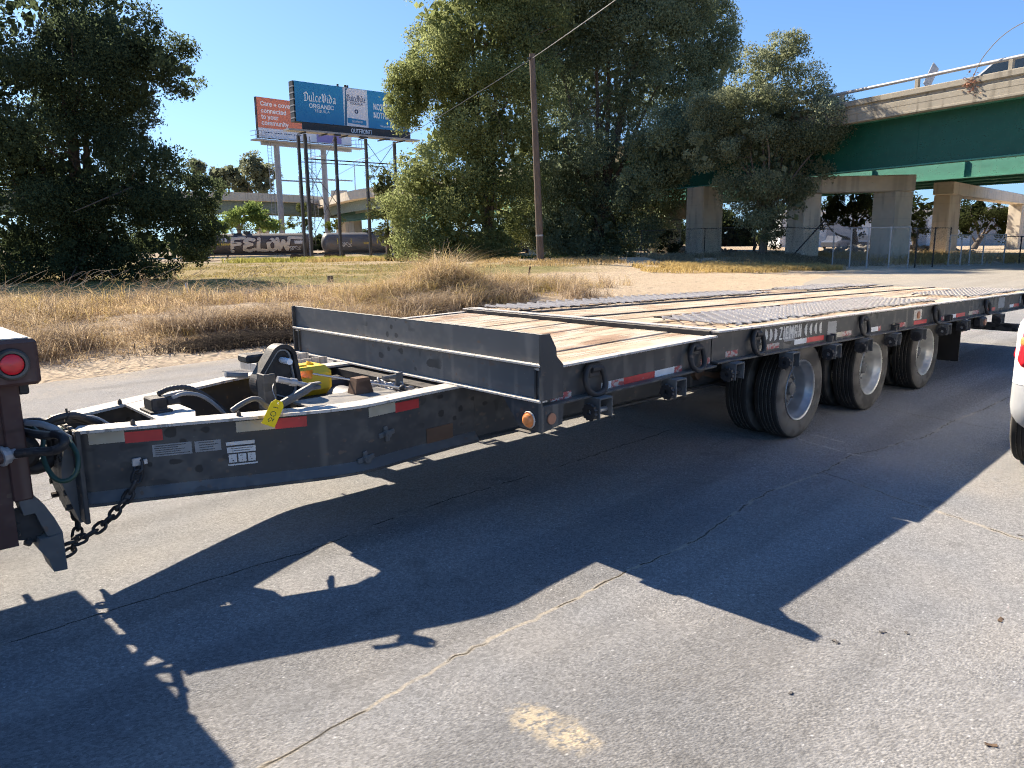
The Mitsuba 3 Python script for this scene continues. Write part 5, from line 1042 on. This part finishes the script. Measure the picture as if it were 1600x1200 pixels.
B_U3 = [(44.93, 77.58, 3.45, 1.72), (47.48, 78.87, 3.78, 1.98), (48.62, 77.48, 3.22, 1.72), (46.07, 77.63, 1.99, 1.19), (50.25, 77.81, 1.95, 1.32), (51.59, 77.58, 3.06, 1.59)]
B_U4 = [(18.05, 60.25, 2.01, 0.71), (18.72, 60.25, 2.49, 0.71), (18.4, 60.17, 1.27, 0.56), (20.21, 59.79, 2.46, 0.91), (20.72, 59.71, 1.73, 0.71)]
B_DBUSH = [(10.12, 49.16, 1.5, 0.58), (10.62, 48.93, 0.85, 0.62), (9.93, 49.1, 0.7, 0.58), (11.0, 49.11, 0.44, 0.37)]
B_SBUSH = [(15.91, 46.05, 0.83, 0.31), (15.67, 46.07, 1.13, 0.27), (16.1, 45.97, 1.05, 0.23)]
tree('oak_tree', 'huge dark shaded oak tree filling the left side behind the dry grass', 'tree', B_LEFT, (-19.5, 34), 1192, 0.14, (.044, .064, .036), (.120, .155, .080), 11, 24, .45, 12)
tree('oak_tree', 'tall olive green tree left of the wooden utility pole', 'tree', B_M1, (-.9, 55.0), 721, 0.18, (.125, .155, .058), (.39, .43, .20), 12, 24, .42, 12, droop=.3, hole=.39)
tree('oak_tree', 'tall grey green tree right of the wooden utility pole', 'tree', B_M2 + B_M2R, (6.0, 57.0), 721, 0.18, (.105, .138, .078), (.34, .40, .26), 13, 24, .5, 12, droop=.3, hole=.37)
tree('oak_tree', 'small round oak standing in front of the green bridge', 'tree', B_R, (14.2, 43.3), 1282, 0.135, (.095, .122, .066), (.42, .45, .29), 14, 20, .20, 12, fork=.2)
tree('narrow_tree', 'narrow dark ivy covered tree beside the rightmost billboard post', 'tree', B_NARROW, (-9.6, 60.5), 808, 0.17, (.045, .058, .024), (.13, .14, .06), 15, 12, .2, 6)
tree('far_tree', 'round trees rising above the left highway ramp, leaf colour lightened for haze', 'tree', B_BG1, (-56, 160), 93, 0.5, (.13, .15, .10), (.24, .26, .17), 16, 12, .4, 8)  # leaf tones raised to stand in for distance haze
tree('leafy_bush', 'bright green bush behind the graffiti tank car', 'bush', B_BUSH1, (-40, 108), 320, 0.27, (.12, .18, .05), (.29, .36, .12), 17, 12, .12, 8)
tree('leafy_bush', 'slim olive bush between the billboard posts and the ramp', 'bush', B_BUSH2, (-29.5, 112), 483, 0.22, (.060, .080, .025), (.150, .165, .055), 18, 12, .1, 5)
tree('leafy_bush', 'small yellow green bush above the gap between the tank cars', 'bush', B_BUSH3, (-24.7, 104), 584, 0.2, (.095, .130, .025), (.210, .235, .055), 19, 12, .08, 4)
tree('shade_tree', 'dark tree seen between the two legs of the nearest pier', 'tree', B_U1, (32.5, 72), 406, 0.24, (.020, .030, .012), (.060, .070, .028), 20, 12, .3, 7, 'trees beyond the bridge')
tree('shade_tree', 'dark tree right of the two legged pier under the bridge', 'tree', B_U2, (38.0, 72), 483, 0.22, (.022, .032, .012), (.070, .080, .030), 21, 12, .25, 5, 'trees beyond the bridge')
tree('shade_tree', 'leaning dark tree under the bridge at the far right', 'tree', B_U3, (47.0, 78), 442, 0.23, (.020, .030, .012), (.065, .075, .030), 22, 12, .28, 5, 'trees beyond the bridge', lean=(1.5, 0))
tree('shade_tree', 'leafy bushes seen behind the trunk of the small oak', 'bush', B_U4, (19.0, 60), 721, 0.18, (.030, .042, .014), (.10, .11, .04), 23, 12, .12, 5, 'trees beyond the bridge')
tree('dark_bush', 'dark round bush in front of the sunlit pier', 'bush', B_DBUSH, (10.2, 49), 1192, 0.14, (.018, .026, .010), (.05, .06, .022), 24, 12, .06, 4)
tree('dark_bush', 'small green sapling beside the trunk of the small oak', 'bush', B_SBUSH, (16.0, 46), 1622, 0.12, (.03, .05, .015), (.09, .12, .04), 25, 12, .03, 3)
rr = np.random.default_rng(77)
far_bl = [(float(a), float(b), float(z), float(R_)) for a, b, z, R_ in zip(np.linspace(-140, -5, 40), 195 + rr.normal(size=40) * 6, rr.uniform(-1, 1.2, 40), rr.uniform(3.0, 4.6, 40))]
V_, F_, C_ = crown(far_bl, 60, .6, (.030, .042, .018), (.085, .10, .045), 51, 12)
obj('distant_trees', (V_, F_), 'leaf', color=C_, label='far line of dark trees under the left highway ramps', cat='trees', kind='stuff')
far_bl = [(float(a), float(b), float(z), float(R_)) for a, b, z, R_ in zip(np.linspace(12, 120, 30), 128 + rr.normal(size=30) * 5, rr.uniform(1, 3.0, 30), rr.uniform(3.2, 5.0, 30))]
V_, F_, C_ = crown(far_bl, 70, .5, (.026, .036, .016), (.075, .09, .04), 52, 12)
obj('distant_trees', (V_, F_), 'leaf', color=C_, label='far line of dark trees beyond the pale shed and the bridge', cat='trees', kind='stuff')
# dry grass and weeds
def blades(P, h, w, lean, base, tip, r, bend=.5):
    n = len(P); az = r.random(n) * 2 * np.pi; H = h * r.uniform(.5, 1.25, n)
    d = np.stack([np.cos(az), np.sin(az), 0 * az], 1); s = np.stack([-np.sin(az + r.normal(size=n) * .8), np.cos(az), 0 * az], 1) * (w * r.uniform(.6, 1.4, n))[:, None]
    L = (lean * r.uniform(.1, 1.6, n) * H)[:, None]
    m = P + d * L * .35 + np.stack([0 * H, 0 * H, H * .62], 1); t = P + d * L * (1 + bend) + np.stack([0 * H, 0 * H, H * r.uniform(.75, 1.0, n)], 1)
    V_ = np.stack([P - s, P + s, m + s * .7, m - s * .7, t], 1).reshape(-1, 3); k = np.arange(n)[:, None] * 5
    F_ = np.concatenate([k + [0, 1, 2], k + [0, 2, 3], k + [3, 2, 4]])
    q = r.random((n, 1)); C_ = np.asarray(base) * (1 - q) + np.asarray(tip) * q
    return V_, F_, np.repeat(C_, 5, 0)
def scatter(n, fn, r, lo, hi):
    out = []
    while sum(map(len, out)) < n:
        q = r.uniform(lo, hi, (n * 2, 2)); out.append(q[r.random(len(q)) < fn(q[:, 0], q[:, 1])])
    q = np.vstack(out)[:n]; return np.column_stack([q, hterr(q[:, 0], q[:, 1]) - .01])
def field(name, label, cat_, parts):
    V_, F_, C_, n = [], [], [], 0
    for v, f, c in parts: V_.append(v); F_.append(f + n); C_.append(c); n += len(v)
    return obj(name, (np.vstack(V_), np.vstack(F_)), 'blade', color=np.vstack(C_), label=label, cat=cat_, kind='stuff')
r = np.random.default_rng(5)
sm = lambda a, b, x: np.clip((x - a) / (b - a), 0, 1)
pn = lambda u, v, f, s: meshkit.fbm(np.stack([u * f, v * f, 0 * u + s], -1), 3)
def verge(u, v):
    front = 9.0 + .5 * (pn(u, v, .5, 1) - .5) * 2 + sm(4, 9, u) * .7 + sm(9, 15, u) * 2.2
    back = 21.5 - sm(2, 13, u) * 6
    return sm(0, .5, v - front) * sm(0, 2.5, back - v) * sm(17.5, 13, u) * (.18 + .82 * sm(.35, .6, pn(u, v, .8, 4)))
straw, straw2, greyb = (.34, .225, .115), (.68, .52, .31), (.26, .20, .14)
def tufts(n, fn, lo, hi, per, h, w, spread, pal, lean=1.0):
    'grass in tufts: blades that fan out from common roots; every tuft has a height and a tone of its own'
    c = scatter(n, fn, r, lo, hi); m = r.integers(per // 2, per * 3 // 2, n); idx = np.repeat(np.arange(n), m)
    off = r.normal(size=(len(idx), 2)) * spread * (.5 + r.random(n)[idx, None])
    P = np.column_stack([c[idx, :2] + off, 0 * idx]); P[:, 2] = hterr(P[:, 0], P[:, 1]) - .01
    H = (h(c) if callable(h) else h * np.ones(n)) * (.45 + r.random(n) ** 1.5 * 1.0); V_, F_, C_ = blades(P, H[idx], w, lean, (0, 0, 0), (1, 1, 1), r, .8)
    pick = r.integers(0, len(pal), n); A = np.array([q[0] for q in pal])[pick][idx]; B = np.array([q[1] for q in pal])[pick][idx]
    t = C_[::5, :1]; return V_, F_, np.repeat(A * (1 - t) + B * t, 5, 0)
PAL = [((.37, .27, .155), (.70, .56, .37)), ((.43, .33, .20), (.74, .62, .43)), ((.32, .24, .15), (.58, .46, .31)), ((.29, .235, .175), (.54, .44, .33)), ((.34, .25, .10), (.60, .48, .22))]
hgt = lambda c: .11 + .33 * sm(.38, .68, pn(c[:, 0], c[:, 1], .7, 9)) * sm(8.9, 10.8, c[:, 1])
A1 = tufts(4300, verge, (-9, 8.5), (18, 22), 26, hgt, .0055, .09, PAL, 1.1)
tuft = lambda u, v: np.exp(-((u - 8.9) / 1.1) ** 2 - ((v - 12.0) / .9) ** 2) + .55 * np.exp(-((u - 7.0) / .8) ** 2 - ((v - 11.4) / .6) ** 2) + .45 * np.exp(-((u - 11.4) / .7) ** 2 - ((v - 12.4) / .7) ** 2)
A2 = tufts(620, tuft, (3, 9), (14, 15.5), 46, lambda c: .25 + .50 * np.clip(tuft(c[:, 0], c[:, 1]), 0, 1), .0055, .10, PAL[:2] + PAL[4:], .7)
def ridge(u, v): return np.exp(-((v - (9.9 + .35 * np.sin(u * .9) + sm(4, 9, u) * .8)) / .5) ** 2) * sm(13, 9, u) * sm(.4, .6, pn(u, v, .9, 6))
A3 = tufts(700, ridge, (-6, 8.5), (13, 12.5), 40, .34, .006, .12, PAL[2:4], 1.3)
A4 = tufts(900, lambda u, v: sm(8.2, 9.0, v) * sm(10.5, 9.2, v) * sm(12, 7, u), (-8, 8), (13, 11), 14, .10, .005, .07, PAL[:3], 1.2)
wl_, wr = [], np.random.default_rng(12)
wd = scatter(160, lambda u, v: verge(u, v) * sm(9.6, 11.0, v), wr, (-6, 9), (13, 17))
for q in wd:
    e = q + [wr.normal() * .22, wr.normal() * .22, wr.uniform(.45, .85)]; wl_.append(tube(spline([q, (q + e) / 2 + wr.normal(size=3) * .06, e], 3), .0045, 3))
    for j in range(4):
        t = wr.uniform(.4, 1); s_ = q + (e - q) * t; wl_.append(tube([s_, s_ + wr.normal(size=3) * [.10, .10, .05] + [0, 0, .07]], .003, 3))
W_ = cat(wl_); A5 = (W_[0], W_[1], np.tile([[.42, .33, .23]], (len(W_[0]), 1)))
field('dry_grass', 'tangle of straw coloured dry grass along the far edge of the road', 'dry grass', [A1, A2, A3, A4, A5])
G4 = scatter(26000, lambda u, v: (np.exp(-((v - (12.0 + .28 * (u - 9))) / .9) ** 2) * sm(7.5, 9.5, u) * sm(15, 12, u)), r, (7, 9.5), (16, 15))
field('yellow_grass', 'bright yellow green grass patch just beyond the far edge of the trailer deck', 'grass', [blades(G4, .16, .005, .8, (.36, .28, .07), (.58, .47, .16), r)])
def far_zone(a0, a1, b0, b1):
    def f(u, v):
        q = np.stack([u, v], -1) - EYE[:2]; a, b = q @ RH, q @ FH
        return (a > a0) & (a < a1) & (b > b0) & (b < b1)
    return f
def far_grass(n, a0, a1, b0, b1, h, w, base, tip, lean=.8):
    a, b = r.uniform(a0, a1, n), b0 + (b1 - b0) * r.beta(2, 2, n); p = EYE[:2] + a[:, None] * RH + b[:, None] * FH
    keep = pn(p[:, 0], p[:, 1], .5, 3) > .42; p = p[keep]
    return blades(np.column_stack([p, hterr(p[:, 0], p[:, 1]) - .01]), h, w, lean, base, tip, r)
field('roadside_grass', 'pale gold grass strip under the small oak and beside the fence', 'grass', [far_grass(16000, 6, 15.5, 33, 39, .26, .012, (.42, .31, .12), (.66, .52, .25)), far_grass(12000, 8, 19, 38, 46, .34, .013, (.20, .18, .13), (.40, .34, .22)), far_grass(9000, 18.5, 30, 39, 56, .55, .018, (.34, .24, .10), (.60, .46, .22)), far_grass(5000, -2, 6, 38, 45, .25, .012, (.30, .22, .11), (.55, .42, .22))])
field('field_grass', 'low weeds and grass in the open field before the tank cars', 'grass', [far_grass(16000, -26, -3, 26, 60, .13, .014, (.16, .15, .05), (.40, .32, .14)), far_grass(6000, -24, -8, 60, 78, .5, .03, (.20, .20, .05), (.42, .40, .12)), far_grass(5000, -16, -1, 58, 70, .40, .028, (.30, .22, .10), (.55, .42, .2)), far_grass(3000, -5, 4, 50, 54, .35, .02, (.07, .11, .025), (.16, .22, .06))])
G5 = scatter(9000, lambda u, v: np.exp(-((u - 2.5) / .75) ** 2 - ((v - 8.75) / .32) ** 2), r, (.5, 7.6), (4.5, 10))
k = obj('dead_brush', (lambda q: (q[0], q[1]))(blades(G5, .13, .008, 1.6, (.035, .03, .028), (.10, .085, .07), r, .6)), 'blade', color=blades(G5, .13, .008, 1.6, (.05, .043, .04), (.13, .11, .09), np.random.default_rng(3), .6)[2], label='dark heap of dead brush at the edge of the road behind the drawbar', cat='brush', kind='stuff')
# stakes, stump, pole, wire, fence
p = site(-9.12, 21.4); z0 = float(hterr(p[0], p[1]))
k = thing('wooden_stake', 'pale wooden stake standing in the shade before the big oak', 'stake')
obj('shaft', mv(bx(-.035, .035, -.03, .03, -.1, .48, .006), (p[0], p[1], z0), rx(.06)), 'shed_roof', k); obj('tip', mv(bx(-.03, .03, -.025, .025, .481, .50, .004), (p[0], p[1] - .03, z0), rx(.06)), 'shed_wall', k)
p = site(-7.1, 30); z0 = float(hterr(p[0], p[1]))
obj('tree_stump', mv(noisy(lathe([(.14, -.1), (.12, .1), (.11, .26), (.0, .27)], 12), .012, 6), (p[0], p[1], z0)), 'bark', label='short grey stump in the open field before the tank cars', cat='stump')
p = site(.5, 24.3); z0 = float(hterr(p[0], p[1]))
obj('leaning_post', tube([(p[0], p[1], z0 - .1), (p[0] + .12, p[1] - .05, z0 + .62)], .03, 7), 'rusty_iron', label='short rusty post leaning in the dry grass below the utility pole', cat='post')
k = thing('utility_pole', 'tall brown wooden utility pole leaning slightly to the left', 'utility pole')
pb, pt_ = site(1.67, 42.2, -.1), site(1.25, 42.2, 11.08)
obj('shaft', tube([pb + (pt_ - pb) * t for t in np.linspace(0, 1, 8)], np.linspace(.205, .15, 8), 16), 'pole_wood', k, smooth=60)
obj('bolt', cat([cyl(pt_ + [-.22, 0, -.25], pt_ + [.22, 0, -.25], .015, 6), bx(pt_[0] - .22, pt_[0] - .14, pt_[1] - .04, pt_[1] + .04, pt_[2] - .32, pt_[2] - .18)]), 'dark_iron', k)
obj('pole_base_band', tube([pb + (pt_ - pb) * t for t in (.16, .168)], .207, 16), 'galvanised', k)
w0, w1 = site(-12.5, 56.5, 6.2), site(4.9, 20, 8.9); wl = pt_ + np.array([0, 0, -.22])
sag = lambda a, b, s: [a + (b - a) * t - np.array([0, 0, s * 4 * t * (1 - t)]) for t in np.linspace(0, 1, 14)]
k = thing('overhead_wire', 'single wire running from the top of the utility pole', 'wire')
obj('span', tube(sag(w0, wl, .15), .016, 5), 'sign_grey', k); obj('span', tube(sag(wl, w1 + (w1 - wl) * .6, .1), .014, 5), 'sign_grey', k)
def fence(label, pts, h, posts_dark, meshy=True, pitch=.12, mm='galvanised'):
    k = thing('chain_link_fence', label, 'fence', 'chain link fences by the bridge')
    P = [site(a, b) for a, b in pts]
    for q in P: q[2] = float(hterr(q[0], q[1])) * .6
    for q in P: obj('post', cat([cyl(q + [0, 0, -.2], q + [0, 0, h + .03], .032, 8)]), 'dark_iron' if posts_dark else 'galvanised', k)
    obj('top_rail', cat([cyl(a + [0, 0, h], b + [0, 0, h], .02, 6) for a, b in zip(P[:-1], P[1:])]), 'dark_iron' if posts_dark else mm, k)
    ws, fs, n = [], [], 0
    for a, b in zip(P[:-1], P[1:]):
        d = b - a; L = np.hypot(*d[:2]); d = d / L
        for s in (-1, 1):
            x0 = np.arange(-h, L + h, pitch); x1 = x0 + s * h
            lo, hi = np.clip(x0, 0, L), np.clip(x1, 0, L); z_lo, z_hi = np.clip((lo - x0) * s, 0, h), np.clip((hi - x0) * s, 0, h)
            ok = np.abs(hi - lo) > .05; A = a + lo[ok, None] * d; B_ = a + hi[ok, None] * d; A[:, 2] = a[2] + z_lo[ok]; B_[:, 2] = a[2] + z_hi[ok]
            e = np.array([0, 0, .0035]); V_ = np.stack([A - e, B_ - e, B_ + e, A + e], 1).reshape(-1, 3); kk = np.arange(len(A))[:, None] * 4
            ws.append(V_); fs.append(np.concatenate([kk + [0, 1, 2], kk + [0, 2, 3]]) + n); n += len(V_)
    obj('wire_mesh', (np.vstack(ws), np.vstack(fs)), mm, k, kind='stuff')
    return k
fence('dark chain link fence running in front of the bridge piers', [(8.5, 50), (12.0, 47.5), (14.6, 44), (15.9, 37.8)], 1.85, True, mm='dark_iron')
fence('chain link gate of pale posts before the two legged pier', [(15.9, 37.8), (16.4, 37.0), (17.0, 36.5), (17.9, 36.2), (18.5, 35.6)], 1.9, False)
fence('dark chain link fence right of the gate', [(18.5, 35.6), (19.2, 36.3), (20.2, 36.6), (21.4, 37.4)], 1.85, True, mm='dark_iron')
fence('chain link fence panel at the right with sunlight put into its pale colour', [(21.4, 37.4), (22.1, 37.6), (22.9, 38.2), (23.8, 38.6), (25.4, 39.4)], 1.5, False, pitch=.08)  # paler steel than the neighbouring stretches stands in for sun on this one
fence('dark chain link fence running on to the right edge', [(25.4, 39.4), (26.6, 40), (28.0, 40.6), (30, 41.5)], 1.4, True, mm='dark_iron')
obj('brace_pole', tube([site(15.5, 42.5, .3), site(17.6, 43.2, 2.4)], .04, 7), 'dark_iron', label='dark slanting brace against the nearest pier', cat='pole')
# fallen fence wire in the verge
wv = []
for i in range(26):
    u_ = -6 + i * .42 + r.normal() * .2; v_ = 17 - .45 * (u_ + 6) + r.normal() * .4; zz = float(hterr(u_, v_)); zc = zz + .5 + .2 * r.random()
    wv.append(tube(spline([(u_ + .22 * math.cos(t + i) * (1 + .2 * t), v_ + .2 * math.sin(t), zc + .16 * math.sin(t * 1.3 + i) ) for t in np.linspace(0, 7, 9)], 3), .0035, 4))
obj('fence_wire', cat(wv), 'twig', label='curled old fence wire rising out of the dry grass at the left', cat='wire', kind='stuff')
